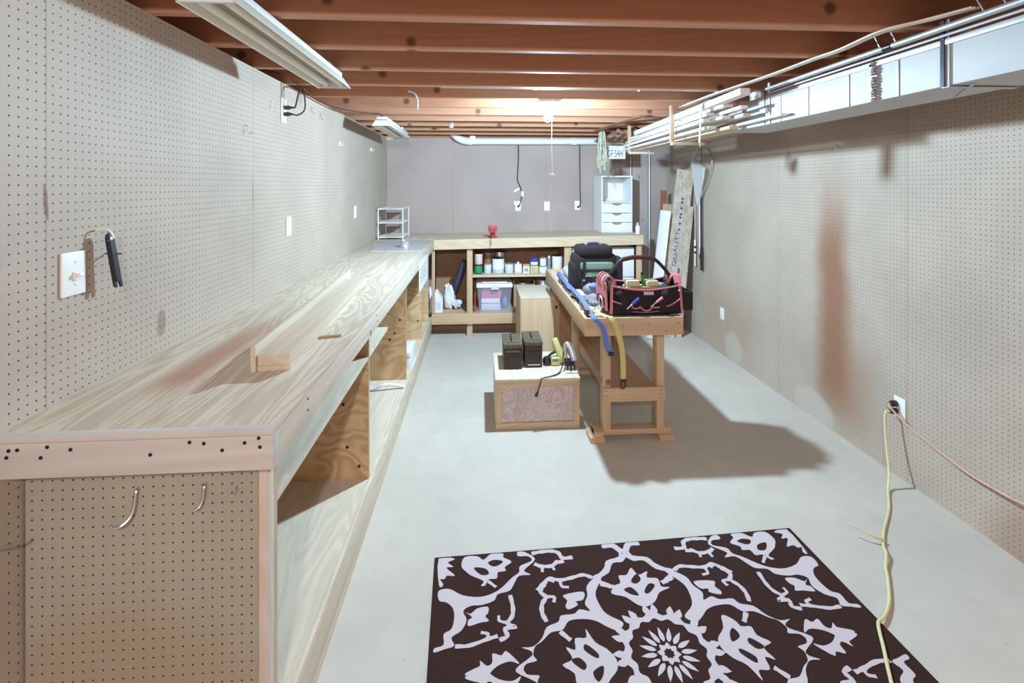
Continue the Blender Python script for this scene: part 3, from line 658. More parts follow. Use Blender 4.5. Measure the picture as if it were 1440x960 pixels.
tag(MB().ball((.30, 5.80, .345), .065, 12, (.55, 1.2, 1.05)).out('blue_cloth', 'periwinkle'), 'blue bundle at the right side inside the tote', 'cloth', G2)
# small box + paint can right of the tote
t = thing('open_box', 'brown box holding a tin, right of the plastic tote', 'box', (.52, 5.85, .269))
b = MB(); b.box(.40, .405, 5.70, 6.05, .27, .615); b.box(.640, .645, 5.70, 6.05, .27, .615); b.box(.4055, .6395, 5.70, 5.705, .27, .575); b.box(.4055, .6395, 6.045, 6.05, .27, .615); b.box(.4055, .6395, 5.7055, 6.0445, .27, .275)
b.out('body', 'cardboard', t)
can('tin_can', .425, .620, 5.87, .276, .30, 'grey tin inside the brown box beside the tote', 'tin', None, 'tin')
can('paint_can', .675, .855, 5.84, .269, .335, 'wide silver paint can between the brown box and the bench post', 'tin', None, 'tin', True, (.35, .75, 'paper'))
tag(MB().tube([(-.060, 5.66, .27), (-.055, 5.69, .50)], .010, 8).out('red_rod', 'red'), 'thin red rod leaning beside the shelf post', 'rod')
# corner bay: jugs, bag and pipe
t = thing('plastic_jug', 'white plastic jug with pale blue print in the corner bay of the back bench', 'jug', (-.52, 5.70, .269))
MB().prism([(-.068, 0), (.068, 0), (.068, .165), (.022, .228), (.018, .240), (-.018, .240), (-.022, .228), (-.068, .165)], .11, lambda u, v, w_: Vector((-.505 + u, 5.650 + w_, .269 + v))).out('body', 'white_lam', t)
MB().lathe([(.019, .234), (.019, .256), (.015, .258)], (-.505, 5.70, .269), 12).out('cap', 'white_plastic', t)
MB().box(-.555, -.455, 5.648, 5.650, .30, .39).out('label_band', 'label_blue', t)
t = thing('plastic_jug', 'second white jug half hidden at the left of the blue-printed jug', 'jug', (-.585, 5.84, .269))
MB().lathe([(.048, 0), (.052, .01), (.052, .17), (.020, .23), (.018, .24)], (-.60, 5.86, .269), 16).out('body', 'white_lam', t); MB().lathe([(.019, .24), (.019, .258)], (-.60, 5.86, .269), 12).out('cap', 'white_plastic', t)
t = thing('plastic_bag', 'crumpled white plastic bag beside the white jug', 'bag', (-.40, 5.80, .269))
b = MB(); b.ball((-.372, 5.84, .385), .115, 18, (.62, .8, 1.0))
for v in b.bm.verts:
    n = v.co - Vector((-.372, 5.84, .385)); k = 1 + .22 * math.sin(n.x * 90 + n.z * 40) * math.cos(n.y * 70 - n.z * 55); v.co = Vector((-.372, 5.84, .385)) + n * k
    if v.co.z > .40: v.co.x += (v.co.z - .40) * -.1; v.co.z += (v.co.z - .4) * .6
b.out('body', 'white_lam', t)
t = thing('crumpled_bag', 'grey crumpled bag behind the white plastic bag', 'bag', (-.275, 5.80, .269))
b = MB(); b.ball((-.275, 5.80, .334), .066, 14, (.9, .8, .8))
for v in b.bm.verts:
    n = v.co - Vector((-.275, 5.80, .334)); v.co = Vector((-.275, 5.80, .334)) + n * (1 + .18 * math.sin(n.x * 110 + n.z * 80))
b.out('body', 'label_blue', t)
tag(MB().tube([(-.37, 6.05, .315), (-.185, 5.80, .84)], .040, 16).out('plastic_pipe', 'grey_pipe'), 'dark slate-blue pipe leaning in the corner bay of the back bench', 'pipe')

# ---- things on the back bench
t = thing('bench_vise', 'small red vise clamped to the front edge of the back bench', 'vise', (.14, 5.66, zt(.14)))
z0 = zt(.14) + .0015
MB().lathe([(.055, 0), (.055, .012), (.03, .022), (.024, .06)], (.15, 5.70, z0 + .0005), 16).out('base', 'red', t)
MB().box(.105, .185, 5.62, 5.76, z0 + .055, z0 + .10, .008).out('body', 'red', t)
for y in (5.615, 5.66): MB().box(.095, .20, y, y + .022, z0 + .085, z0 + .145, .004).out('jaw', 'red', t)
MB().tube([(.145, 5.50, z0 + .068), (.145, 5.66, z0 + .068)], .008, 8).out('screw_shaft', 'dark_steel', t)
MB().tube([(.122, 5.505, z0 + .02), (.126, 5.505, z0 - .085)], .004, 6).out('handle', 'dark_steel', t)
t = thing('storage_tower', 'white tower with three scalloped drawers under an open cubby on the back bench', 'drawer tower', (1.72, 6.1, zt(1.7)))
x0, x1, y0, y1 = 1.512, 1.905, 5.93, 6.33; zb, zm, ztop = zt(1.7) + .001, 1.535, 1.868
b = MB()
b.box(x0, x0 + .016, y0, y1, zb, ztop); b.box(x1 - .016, x1, y0, y1, zb, ztop); b.box(x0 + .0165, x1 - .0165, y0, y1, ztop - .016, ztop); b.box(x0 + .0165, x1 - .0165, y0, y1, zm - .008, zm + .008); b.box(x0 + .0165, x1 - .0165, y0, y1, zb, zb + .012); b.box(x0 + .0165, x1 - .0165, y1 - .012, y1, zb + .0125, ztop - .0165)
b.out('body', 'white_lam', t)
zz = [zb + .012, 1.285, 1.402, zm - .010]
for i in range(3):
    za, zc = zz[i] + .003, zz[i + 1] - .003; xm = (x0 + x1) / 2; wv = .062
    pts = [(x0 + .018, za), (x1 - .018, za), (x1 - .018, zc), (xm + wv, zc)] + [(xm + wv * math.cos(a), zc - .028 * math.sin(a)) for a in [math.pi * k / 10 for k in range(1, 10)]] + [(xm - wv, zc), (x0 + .018, zc)]
    d = MB().prism(pts, .014, lambda u, v, w_: Vector((u, y0 - .004 + w_, v))).out('drawer', 'white_lam', t)
    MB().box(xm - .07, xm + .07, y0 + .012, y0 + .016, zc - .034, zc - .001).out('handle_recess', 'cardboard', d)
t = thing('small_bottle', 'small white bottle on the right end of the back bench', 'bottle', (1.90, 5.80, zt(1.9)))
t.location = (1.905, 5.72, zt(1.905)); ORG[t.name] = Vector(t.location)
MB().lathe([(.026, .0005), (.028, .01), (.028, .085), (.02, .10), (.018, .105)], ORG[t.name], 16).out('body', 'white_plastic', t); MB().lathe([(.020, .105), (.020, .135), (.016, .138)], ORG[t.name], 14).out('cap', 'tin', t)
tag(MB().ball((1.60, 5.99, zm + .008 + .019), .018, 12).out('white_ball', 'white_plastic'), 'small white ball inside the open cubby of the white tower', 'ball')

# ---- back wall: outlets, cords, pipe
t = thing('wall_outlet', 'left outlet on the back wall with a black cord plugged in', 'outlet', (.502, YB, 1.474))
plate_y(YB, .502, 1.474, .075, .125).out('cover_plate', 'white_plastic', t); MB().box(.445, .545, YB - .006, YB - .0005, 1.50, 1.54, .001).out('tape', 'paper', t)
t = thing('power_cord', 'thin black cord dropping to the left outlet of the back wall', 'cord', (.5, YB - .02, 1.47))
MB().lathe([(.014, -.008), (.015, -.03), (.008, -.04)], (.505, YB, 1.474), 10, 'y').out('plug', 'black_plastic', t)
MB().tube(smooth([(.502, YB - .03, 2.30), (.505, YB - .02, 2.1), (.492, YB - .02, 1.85), (.495, YB - .02, 1.80), (.54, YB - .02, 1.70), (.545, YB - .03, 1.60), (.53, YB - .04, 1.52), (.506, YB - .04, 1.476)], 5), .0065, 8).out('cord', 'black_plastic', t)
MB().beam((.445, YB - .03, 1.665), (.515, YB - .03, 1.705), .012, .028).out('tag', 'paper', t)
MB().box(.54, .575, YB - .035, YB - .01, 1.60, 1.67, .004).out('connector', 'white_plastic', t)
t = thing('light_switch', 'middle white switch plate on the back wall', 'switch', (.887, YB, 1.473)); plate_y(YB, .887, 1.473, .075, .12).out('cover_plate', 'white_plastic', t); MB().box(.882, .892, YB - .014, YB - .006, 1.462, 1.484, .001).out('toggle', 'white_plastic', t)
t = thing('wall_outlet', 'right outlet on the back wall with a brown cord plugged in', 'outlet', (1.294, YB, 1.481)); plate_y(YB, 1.294, 1.481, .075, .12).out('cover_plate', 'white_plastic', t); MB().lathe([(.016, -.006), (.015, -.009)], (1.294, YB, 1.505), 12, 'y').out('socket', 'ivory', t)
t = thing('power_cord', 'brown cord dropping to the right outlet of the back wall', 'cord', (1.3, YB - .02, 1.48))
MB().lathe([(.014, -.008), (.015, -.03), (.008, -.04)], (1.300, YB, 1.462), 10, 'y').out('plug', 'black_plastic', t)
MB().tube(smooth([(1.318, YB - .03, 2.30), (1.322, YB - .02, 2.0), (1.326, YB - .02, 1.7), (1.328, YB - .03, 1.55), (1.318, YB - .05, 1.49), (1.302, YB - .04, 1.462)], 5), .0075, 8).out('cord', 'brown_cord', t)
t = thing('drain_pipe', 'white plastic drain pipe running under the joists at the back wall', 'pipe', (.9, 6.24, 2.31))
py, pz = 6.255, 2.318
MB().tube([(-.13, py, pz), (2.0, py, pz + .012)], .045, 20).out('pipe', 'pvc', t)
MB().tube(smooth([(-.14, py, pz), (-.22, py, pz + .012), (-.30, py, pz + .055), (-.36, py - .005, pz + .13), (-.37, py - .005, pz + .20)], 5), .049, 18).out('elbow', 'pvc', t)
MB().tube([(-.16, py, pz), (-.10, py, pz)], .052, 20).out('coupling', 'pvc', t)
MB().tube([(1.19, py, pz + .007), (1.26, py, pz + .007)], .052, 20).out('coupling', 'pvc', t)
MB().box(.00 - .13, .07 - .13, py - .05, py - .046, pz + .02, pz + .10).out('strap', 'steel', t)

# ---------------------------------------------------------------- the work table in the middle
t = thing('work_table', 'wooden work table with shallow tray top and low shelf in the middle of the room', 'table', (1.03, 4.0, 0))
TX0, TX1, TY0, TY1, TZ0, TZ1 = .680, 1.335, 3.09, 4.96, .764, .880
TF = .848                                             # tray floor
MB().box(TX0, TX1, TY0, TY0 + .02, TZ0, TZ1, .002).out('front_rail', 'tan_x', t)
MB().box(TX0, TX0 + .02, TY0 + .0205, TY1, TZ0, TZ1, .002).out('side_rail', 'tan_y', t)
MB().box(TX1 - .02, TX1, TY0 + .0205, TY1, TZ0, TZ1, .002).out('side_rail', 'tan_y', t)
MB().box(TX0 + .0205, TX1 - .0205, TY1 - .02, TY1, TZ0, TZ1, .002).out('back_rail', 'tan_x', t)
MB().box(TX0 + .0205, TX1 - .0205, TY0 + .0205, TY1 - .0205, TF - .016, TF).out('tray_floor', 'ply_y', t)
for (x, z) in ((.93, .83), (1.10, .835), (1.01, .80), (1.22, .79), (1.30, .84)): MB().lathe([(.004, 0), (.0035, -.001)], (x, TY0, z), 8, 'y').out('screw', 'screw', t)
LG = (( .838, .892), (1.214, 1.266))
for y in (3.245, 4.30):
    for (a, b) in LG: MB().box(a, b, y, y + .085, .075, TF - .017, .003).out('leg', 'pine_z', t)
    MB().box(.775, 1.315, y, y + .085, .038, .0745, .003).out('foot_bar', 'tan_x', t)
    for x in (.745, 1.225): MB().box(x, x + .10, y - .03, y + .115, 0, .0375, .004).out('foot_block', 'tan_x', t)
    MB().box(.840, 1.264, y - .02 if y < 4 else y + .0855, y - .0005 if y < 4 else y + .105, .272, .365, .002).out('crossbar', 'tan_x', t)
MB().box(.775, .835, 3.215, 3.36, .039, .075, .003).out('foot_end', 'tan_x', t)
MB().box(.893, 1.213, 3.246, 4.384, .335, .353).out('low_shelf', 'dark_ply', t)
MB().box(.893, .911, 3.332, 4.298, .256, .3345, .002).out('shelf_rail', 'tan_y', t)
MB().box(1.195, 1.213, 3.332, 4.298, .256, .3345, .002).out('shelf_rail', 'tan_y', t)
for (x, z) in ((.858, .345), (.862, .31), (1.24, .35), (1.235, .315)): MB().lathe([(.004, 0), (.0035, -.001)], (x, 3.225, z), 8, 'y').out('screw', 'screw', t)
b = MB(); b.box(.735, .812, 4.90, 4.939, .0, TZ0 - .001, .002); b.out('leg', 'pine_z', t)
MB().ball((.782, 4.90, .50), .016, 10, (.8, .12, 1.1)).out('knot', 'screw', t)
b = MB(); b.box(1.20, 1.277, 4.90, 4.939, .0, TZ0 - .001, .002); b.out('leg', 'pine_z', t)
MB().box(.813, 1.199, 4.905, 4.923, .08, .70).out('end_panel', 'dark_ply', t)

# tool bag
t = thing('tool_bag', 'open black tool bag with pink trim at the front of the work table', 'bag', (1.1, 3.35, TF))
X0, X1, Y0, Y1, Z0, Z1 = .868, 1.362, 3.17, 3.50, TZ1 + .0015, 1.068
def bagwall(x0, x1, y0, y1, z0, z1, n=10, bulge=.012):
    b = MB()
    def f(u, v):
        x = lerp(x0, x1, u); z = lerp(z0, z1, v); k = bulge * math.sin(math.pi * u) * math.sin(math.pi * v)
        return x, z, k
    return b, f
b = MB()
def shell(u, v):
    ang = u * 4; i = int(ang) % 4; f = ang - int(ang); k = .015 * math.sin(math.pi * f) * math.sin(math.pi * v)
    xi0, xi1, yi0, yi1 = X0 + .012 * v, X1 - .012 * v, Y0 + .02 * v, Y1 - .02 * v
    dip = -.030 * math.sin(math.pi * f) * v if i in (0, 2) else .028 * math.sin(math.pi * f) * v
    z = lerp(Z0, Z1, v) + dip
    if i == 0: return Vector((lerp(xi0, xi1, f), yi0 - k, z))
    if i == 1: return Vector((xi1 + k, lerp(yi0, yi1, f), z))
    if i == 2: return Vector((lerp(xi1, xi0, f), yi1 + k, z))
    return Vector((xi0 - k, lerp(yi1, yi0, f), z))
b.grid(48, 8, shell); b.box(X0 + .002, X1 - .002, Y0 + .002, Y1 - .002, Z0, Z0 + .006)
bo = b.out('body', 'black_fabric', t)
bo.modifiers.new('thick', 'SOLIDIFY').thickness = .006
# trims follow the shell
def rim(u0, u1, v, r, n=16, off=.004):
    pts = []
    for i in range(n + 1):
        p = shell(lerp(u0, u1, i / n) * .9999, v); c0 = Vector(((X0 + X1) / 2, (Y0 + Y1) / 2, p.z)); d = (p - c0); d.z = 0; d.normalize(); pts.append(p + d * off)
    return pts
MB().tube(rim(0, .2499, 1, .006), .006, 8).out('front_trim', 'pink', t)
MB().tube(rim(.5, .7499, 1, .006), .006, 8).out('back_trim', 'pink', t)
MB().ribbon(smooth([(X1 - .004, Y0 - .004, Z0 + .004), (X1 - .008, Y0 - .001, .93), (X1 - .010, Y0 + .004, 1.0), (X1 - .014, Y0 + .012, Z1)], 3), (.016, .004, 0), .005).out('corner_trim', 'pink', t)
MB().ribbon(smooth([(X0 + .004, Y0 - .004, Z0 + .004), (X0 + .008, Y0 - .001, .93), (X0 + .010, Y0 + .004, 1.0), (X0 + .014, Y0 + .012, Z1 + .01)], 3), (.018, -.004, 0), .005).out('corner_trim', 'pink', t)
# pocket edge: a scalloped pink line on the front
pk = [(.875, .975), (.91, .965), (.95, .952), (.975, .935), (1.005, .945), (1.02, .925), (1.055, .925), (1.065, .935), (1.085, .915), (1.11, .908), (1.135, .915), (1.155, .935), (1.165, .928), (1.20, .930), (1.215, .945), (1.25, .935), (1.30, .955), (1.345, .985)]
MB().tube(smooth([(x, Y0 - .016 + .10 * abs((x - 1.115)) ** 2, z) for x, z in pk], 3), .0055, 8).out('pocket_trim', 'pink', t)
MB().prism([(.885, Z0 + .012)] + [(x, z) for x, z in pk[1:-1]] + [(1.335, Z0 + .012)], .008, lambda u, v, w_: Vector((u, Y0 - .012 + w_ * .9 + .08 * (u - 1.115) ** 2, v))).out('front_pocket', 'black_fabric', t)
MB().tube(smooth([(1.00, Y0 - .018, .904), (1.1, Y0 - .020, .898), (1.2, Y0 - .018, .904)], 4), .003, 6).out('seam', 'grey_fabric', t)
for (x0, x1_) in ((.90, 1.00), (1.245, 1.215)):
    MB().ribbon(smooth([(x0, Y0 + .03, 1.05), (lerp(x0, x1_, .3), Y0 - .012, 1.02), (lerp(x0, x1_, .7), Y0 - .022, .95), (x1_, Y0 - .022, .90)], 4), (.045, 0, .012), .006).out('strap', 'black_fabric', t)
tg = MB().box(1.095, 1.165, Y0 - .004, Y0 + .001, 1.008, 1.032, .001).out('label_patch', 'grey_fabric', t)
for i in range(4): MB().box(1.101 + .0155 * i, 1.111 + .0155 * i, Y0 - .0055, Y0 - .004, 1.013, 1.027).out('print', 'paper', tg)
# pink end panel with loops on the left
MB().prism([(Y0 + .01, Z0 + .02), (Y1 - .01, Z0 + .02), (Y1 - .03, 1.06), (Y1 - .08, 1.10), (Y0 + .10, 1.10), (Y0 + .03, 1.06)], .008, lambda u, v, w_: Vector((X0 - .022 + w_, u, v))).out('end_panel', 'pink', t)
MB().prism([(Y0 + .05, Z0 + .05), (Y1 - .10, Z0 + .05), (Y1 - .12, .98), (Y0 + .07, .98)], .012, lambda u, v, w_: Vector((X0 - .036 + w_, u, v))).out('end_pocket', 'black_fabric', t)
for k in range(4):
    yy = Y0 + .05 + .055 * k
    MB().tube(smooth([(X0 - .022, yy, 1.03), (X0 - .03, yy, 1.09), (X0 + .005, yy + .01, 1.125), (X0 + .05, yy + .02, 1.09), (X0 + .055, yy + .02, 1.03)], 4), .0065, 8).out('loop', 'pink' if k != 1 else 'label_pink', t)
MB().tube(smooth([(X0 - .038, Y0 + .05, .935), (X0 - .042, Y0 + .06, .975), (X0 - .042, Y0 + .12, .98), (X0 - .042, Y0 + .13, .92), (X0 - .042, Y0 + .09, .89), (X0 - .038, Y0 + .05, .935)], 4), .005, 8).out('buckle', 'label_pink', t)
MB().ribbon([(X1 - .005, Y0 + .06, 1.07), (X1 + .005, Y0 + .10, 1.115), (X1 + .004, Y0 + .18, 1.12), (X1 + .003, Y0 + .24, 1.06)], (.05, 0, 0), .007).out('loop', 'pink', t)
MB().tube(smooth([(X1 - .05, Y0 + .14, 1.06), (X1 - .02, Y0 + .13, 1.11), (X1 + .01, Y0 + .12, 1.10), (X1 + .005, Y0 + .12, 1.03)], 4), .012, 8).out('loop', 'pink', t)
# right pocket and the rigid handle
MB().box(X1 + .008, X1 + .085, Y0 + .02, Y1 - .04, Z0 + .012, 1.022, .010).out('side_pocket', 'black_fabric', t)
MB().ball((X1 - .02, Y0 + .005, 1.035), .006, 8).out('rivet', 'white_plastic', t)
hy = (Y0 + Y1) / 2
h = MB().tube(smooth([(X0 + .02, hy, 1.03), (X0 + .03, hy, 1.10), (X0 + .075, hy, 1.165), (X0 + .13, hy, 1.222), (X0 + .20, hy, 1.236), (X0 + .30, hy, 1.236), (X0 + .36, hy, 1.225), (X0 + .425, hy, 1.165), (X0 + .465, hy, 1.11), (X0 + .475, hy, 1.03)], 4), .0125, 10).out('handle', 'black_plastic', t)
MB().tube([(X0 + .13, hy, 1.222), (X0 + .20, hy, 1.2365), (X0 + .30, hy, 1.2365), (X0 + .355, hy, 1.226)], .016, 12).out('grip', 'brown_cord', h)
# contents of the bag
GB = 'things in the tool bag'
tag(MB().box(1.005, 1.245, 3.25, 3.36, .8895, 1.045, .006).out('tan_box', 'tan'), 'tan box standing inside the tool bag', 'box', None)
tag(MB().box(1.01, 1.10, 3.26, 3.34, 1.0455, 1.088, .012).out('sponge', 'cream'), 'cream sponge on the tan box, left of the green marker', 'sponge', None)
tag(MB().box(1.15, 1.235, 3.26, 3.34, 1.0455, 1.085, .012).out('sponge', 'cream'), 'cream sponge on the tan box, right of the green marker', 'sponge', None)
t2 = thing('marker', 'green marker with a black end standing in the tool bag', 'marker', (1.135, 3.30, 1.046))
MB().tube([(1.140, 3.30, 1.047), (1.130, 3.30, 1.12)], .011, 12).out('barrel', 'green', t2); MB().tube([(1.130, 3.30, 1.12), (1.1275, 3.30, 1.138)], .009, 12).out('end_cap', 'black_plastic', t2)
b = MB(); b.ball((1.280, 3.33, .985), .056, 14, (1.0, 1.1, 1.35))
for v in b.bm.verts: v.co.x += .006 * math.sin(v.co.z * 160); v.co.y += .008 * math.sin(v.co.x * 170)
tag(b.out('printed_pouch', 'teal'), 'teal and grey crumpled pouch at the right inside the tool bag', 'pouch')
b = MB(); b.ball((.965, 3.30, 1.0), .055, 14, (.9, .8, .7))
for v in b.bm.verts: v.co.z += .008 * math.sin(v.co.x * 150 + v.co.y * 90)
tag(b.out('rag', 'grey_fabric'), 'grey crumpled rag at the left inside the tool bag', 'rag')
def stick(name, a, b_, r, mat, label, cat, tipmat=None):
    t_ = thing(name, label, cat, a)
    MB().tube([a, b_], r, 10).out('handle', mat, t_)
    if tipmat:
        A = Vector(a); B = Vector(b_); d = (B - A).normalized(); MB().tube([A - d * .05, A], r * .45, 8).out('shaft', tipmat, t_)
    return t_
stick('screwdriver', (1.010, Y0 - .026, .955), (1.055, Y0 - .030, .995), .011, 'royal', 'blue-handled tool poking out of the tool bag front pocket', 'tool', 'steel')
stick('screwdriver', (1.175, Y0 - .024, .965), (1.215, Y0 - .030, .998), .0085, 'skin_pink', 'pink-handled tool poking out of the tool bag front pocket', 'tool', 'steel')

# cooler bag behind
t = thing('cooler_bag', 'black and sage green padded bag behind the tool bag on the table', 'bag', (.97, 4.05, TF))
c0 = Vector((.965, 4.08, 1.02))
def rbox(cx, cy, cz, hx, hy_, hz, mat, name, n=20, e=.35, par=None):
    b = MB(); b.ball((0, 0, 0), 1, n)
    for v in b.bm.verts:
        s_ = lambda q: math.copysign(abs(q) ** e, q)
        v.co = Vector((cx + s_(v.co.x) * hx, cy + s_(v.co.y) * hy_, cz + s_(v.co.z) * hz))
    return b.out(name, mat, par)
rbox(.970, 4.09, 1.015, .190, .13, .165, 'black_fabric', 'body', par=t)
rbox(.965, 4.075, 1.195, .150, .125, .045, 'black_fabric', 'lid', par=t)
rbox(.970, 3.955, 1.075, .140, .020, .032, 'sage', 'front_panel', par=t)
rbox(.975, 3.952, 1.005, .115, .022, .022, 'sage', 'front_panel', par=t)
rbox(.975, 3.945, .92, .140, .030, .060, 'black_fabric', 'front_pocket', par=t)
MB().ribbon(smooth([(.79, 3.935, 1.045), (.97, 3.925, 1.037), (1.14, 3.935, 1.045)], 4), (0, 0, .012), .006).out('strap', 'black_plastic', t)
MB().ribbon([(.858, 3.93, 1.14), (.856, 3.92, 1.05), (.856, 3.91, .90)], (.022, 0, 0), .005).out('strap', 'black_plastic', t)
for (x, z) in ((.875, 1.00), (.852, .965), (.905, 1.0)): MB().box(x - .008, x + .008, 3.905, 3.92, z - .006, z + .006, .002).out('buckle', 'tin', t)
rbox(.792, 4.06, .98, .034, .09, .115, 'black_fabric', 'side_pocket', par=t)
rbox(1.165, 4.06, 1.03, .036, .09, .11, 'black_fabric', 'side_pocket', par=t)
MB().tube(smooth([(.90, 4.07, 1.235), (.92, 4.07, 1.258), (.965, 4.07, 1.262), (1.01, 4.07, 1.258), (1.03, 4.07, 1.235)], 4), .012, 8).out('handle', 'grey_fabric', t)
# gloves, glasses
t = thing('work_glove', 'grey and blue work glove lying against the padded bag', 'glove', (.84, 3.7, TF))
def lump(name, c, r, sc, mat, par, fr=120, am=.006):
    b = MB(); b.ball(c, r, 14, sc)
    for v in b.bm.verts: v.co.z = max(c[2] - r * sc[2] * .9, v.co.z + am * math.sin(v.co.x * fr + v.co.y * 60)); v.co.x += am * math.sin(v.co.y * fr)
    return b.out(name, mat, par)
lump('palm', (.86, 3.62, TF + .034), .07, (1.0, .85, .5), 'grey_fabric', t)
lump('cuff', (.885, 3.74, TF + .075), .062, (1.25, .8, .85), 'grey_fabric', t)
lump('back_patch', (.905, 3.70, TF + .115), .045, (1.3, .5, .5), 'periwinkle', t)
for i, (dx, dy) in enumerate(((-.045, -.05), (-.02, -.065), (.008, -.068), (.034, -.055))): MB().tube([(.86 + dx * .6, 3.60 + dy * .4, TF + .03), (.86 + dx, 3.58 + dy, TF + .018)], [.015, .012], 10).out('finger', 'grey_fabric', t)
t = thing('work_glove', 'dark glove with white cuff behind the tool bag handle', 'glove', (1.13, 3.66, TF))
lump('palm', (1.12, 3.66, TF + .068), .075, (1.15, .7, .95), 'black_fabric', t); lump('cuff', (1.225, 3.66, TF + .056), .045, (1.1, .8, 1.1), 'paper', t)
for i in range(4): MB().tube([(1.08 - .004 * i, 3.62 + .018 * i, TF + .07), (1.02 - .004 * i, 3.60 + .02 * i, TF + .045)], [.015, .012], 10).out('finger', 'black_fabric', t)
# straps
ps = smooth([(.785, 4.82, TF + .03), (.738, 4.13, TF + .065), (.750, 3.55, TF + .06), (.735, 3.16, TF + .045), (.738, 3.10, TZ1 + .012), (.745, 3.070, TZ1 - .004), (.79, 3.068, .825), (.825, 3.070, .70), (.842, 3.070, .665)], 5)
t = thing('blue_strap', 'blue webbing strap running along the table tray and hanging off its front left', 'strap', (.76, 3.1, .66))
MB().ribbon(ps, [(.034, .0, .004)] * len(ps), .004).out('webbing', 'blue', t)
MB().box(.828, .862, 3.058, 3.074, .645, .668, .004).out('end_clip', 'black_plastic', t)
ys = smooth([(.80, 3.50, TF + .008), (.81, 3.25, TF + .025), (.835, 3.12, TZ1 + .004), (.845, 3.088, TZ1 + .010), (.872, 3.062, TZ1 - .040), (.905, 3.062, .74), (.922, 3.062, .62), (.924, 3.063, .485)], 5)
t = thing('yellow_strap', 'yellow-olive webbing strap hanging off the table front with a black clip', 'strap', (.9, 3.07, .43))
MB().ribbon(ys, [(.034, .0, .004)] * len(ys), .004).out('webbing', 'yellow', t)
MB().tube(smooth([(.924, 3.062, .487), (.908, 3.06, .47), (.910, 3.06, .445), (.920, 3.06, .432), (.935, 3.06, .445), (.936, 3.06, .47), (.924, 3.062, .487)], 3), .0045, 8).out('clip', 'black_plastic', t)
MB().box(.906, .944, 3.055, 3.068, .478, .492, .003).out('clip_bar', 'black_plastic', t)
# tools along the left rail
t = thing('rolled_mat', 'grey-blue rolled mat at the back of the table tray', 'roll', (.83, 4.5, TF))
MB().tube([(.865, 4.26, TF + .046), (.870, 4.80, TF + .046)], .045, 18).out('roll', 'label_blue', t)
MB().tube([(.865, 4.255, TF + .046), (.865, 4.26, TF + .046)], .03, 14).out('core', 'grey_fabric', t)
stick('screwdriver', (.742, 4.28, TF + .014), (.736, 4.45, TF + .014), .013, 'brown_handle', 'red-brown handled screwdriver along the left tray rail', 'screwdriver', 'steel')
stick('screwdriver', (.726, 3.98, TF + .014), (.722, 4.14, TF + .014), .013, 'purple', 'purple-black handled screwdriver along the left tray rail', 'screwdriver', 'steel')
t = thing('utility_knife', 'yellow utility knife beside the blue strap in the tray', 'knife', (.775, 3.7, TF))
MB().beam((.752, 3.86, TF + .016), (.770, 3.60, TF + .016), .030, .026, bev=.006).out('handle', 'yellow_plastic', t); MB().beam((.7705, 3.60, TF + .016), (.774, 3.55, TF + .016), .016, .004).out('blade', 'steel', t)
MB().box(.75, .762, 3.76, 3.80, TF + .029, TF + .034, .001).out('slider', 'black_plastic', t)
t = thing('pliers', 'dark pliers lying in the tray by the left rail', 'pliers', (.73, 3.75, TF))
for sg in (-1, 1): MB().tube(smooth([(.728 + sg * .004, 3.80, TF + .012), (.728 + sg * .02, 3.72, TF + .012), (.728 + sg * .016, 3.62, TF + .012)], 4), .009, 8).out('handle', 'dark_steel', t)
MB().beam((.728, 3.80, TF + .012), (.726, 3.88, TF + .012), .022, .014, bev=.004).out('jaws', 'steel', t)
t = thing('key_ring', 'small ring with keys lying in the tray by the left rail', 'keys', (.735, 3.44, TF))
MB().tube([(.730 + .018 * math.cos(a * math.pi / 8), 3.49 + .026 * math.sin(a * math.pi / 8), TF + .004) for a in range(16)], .003, 6, closed=True).out('ring', 'hook_steel', t)
for dx, dy in ((.012, -.06), (.03, -.045), (-.006, -.055)): MB().beam((.732 + dx * .3, 3.468, TF + .006), (.732 + dx, 3.468 + dy, TF + .005), .012, .003).out('key', 'hook_steel', t)
t = thing('staple_box', 'small dark red block standing at the front corner of the tray', 'box', (.735, 3.2, TF))
MB().box(.702, .728, 3.17, 3.235, TF + .001, TF + .062, .004).out('body', 'dark_board', t); MB().box(.701, .729, 3.168, 3.237, TF + .0625, TF + .068, .002).out('lid', 'rust_board', t)
t = thing('tape_roll', 'small orange-brown roll in the front left corner of the tray', 'tape', (.80, 3.22, TF))
MB().lathe([(.016, .001), (.034, .001), (.034, .024), (.016, .024)], (.80, 3.215, TF), 20).out('roll', 'orange_l', t)
t = thing('wood_block', 'pale wood block in the tray beside the grey glove', 'wood', (.80, 3.8, TF)); t2 = MB().box(.785, .825, 3.70, 3.92, TF + .001, TF + .045, .002).out('body', 'pine_y', t)
tag(MB().tube(smooth([(.775, 3.42, TF + .006), (.80, 3.36, TF + .02), (.83, 3.38, TF + .04), (.842, 3.31, TF + .03), (.815, 3.28, TF + .01)], 4), .004, 6).out('wire', 'teal'), 'small coil of blue-grey wire beside the left end of the tool bag', 'wire')

# ---------------------------------------------------------------- tall box behind, crate in front
t = thing('plywood_box', 'tall narrow plywood box standing between the back bench and the crate', 'box', (.56, 5.0, 0))
MB().box(.400, .733, 4.75, 4.766, .0, .622, .002).out('front_panel', 'ply_z', t)
MB().box(.400, .416, 4.7665, 5.34, .0, .622, .002).out('side_panel', 'ply_z', t); MB().box(.717, .733, 4.7665, 5.34, .0, .622, .002).out('side_panel', 'ply_z', t)
MB().box(.4165, .7165, 5.324, 5.34, .0, .622).out('back_panel', 'ply_z', t); MB().box(.398, .735, 4.748, 5.342, .6225, .638, .002).out('top_panel', 'ply_y', t)

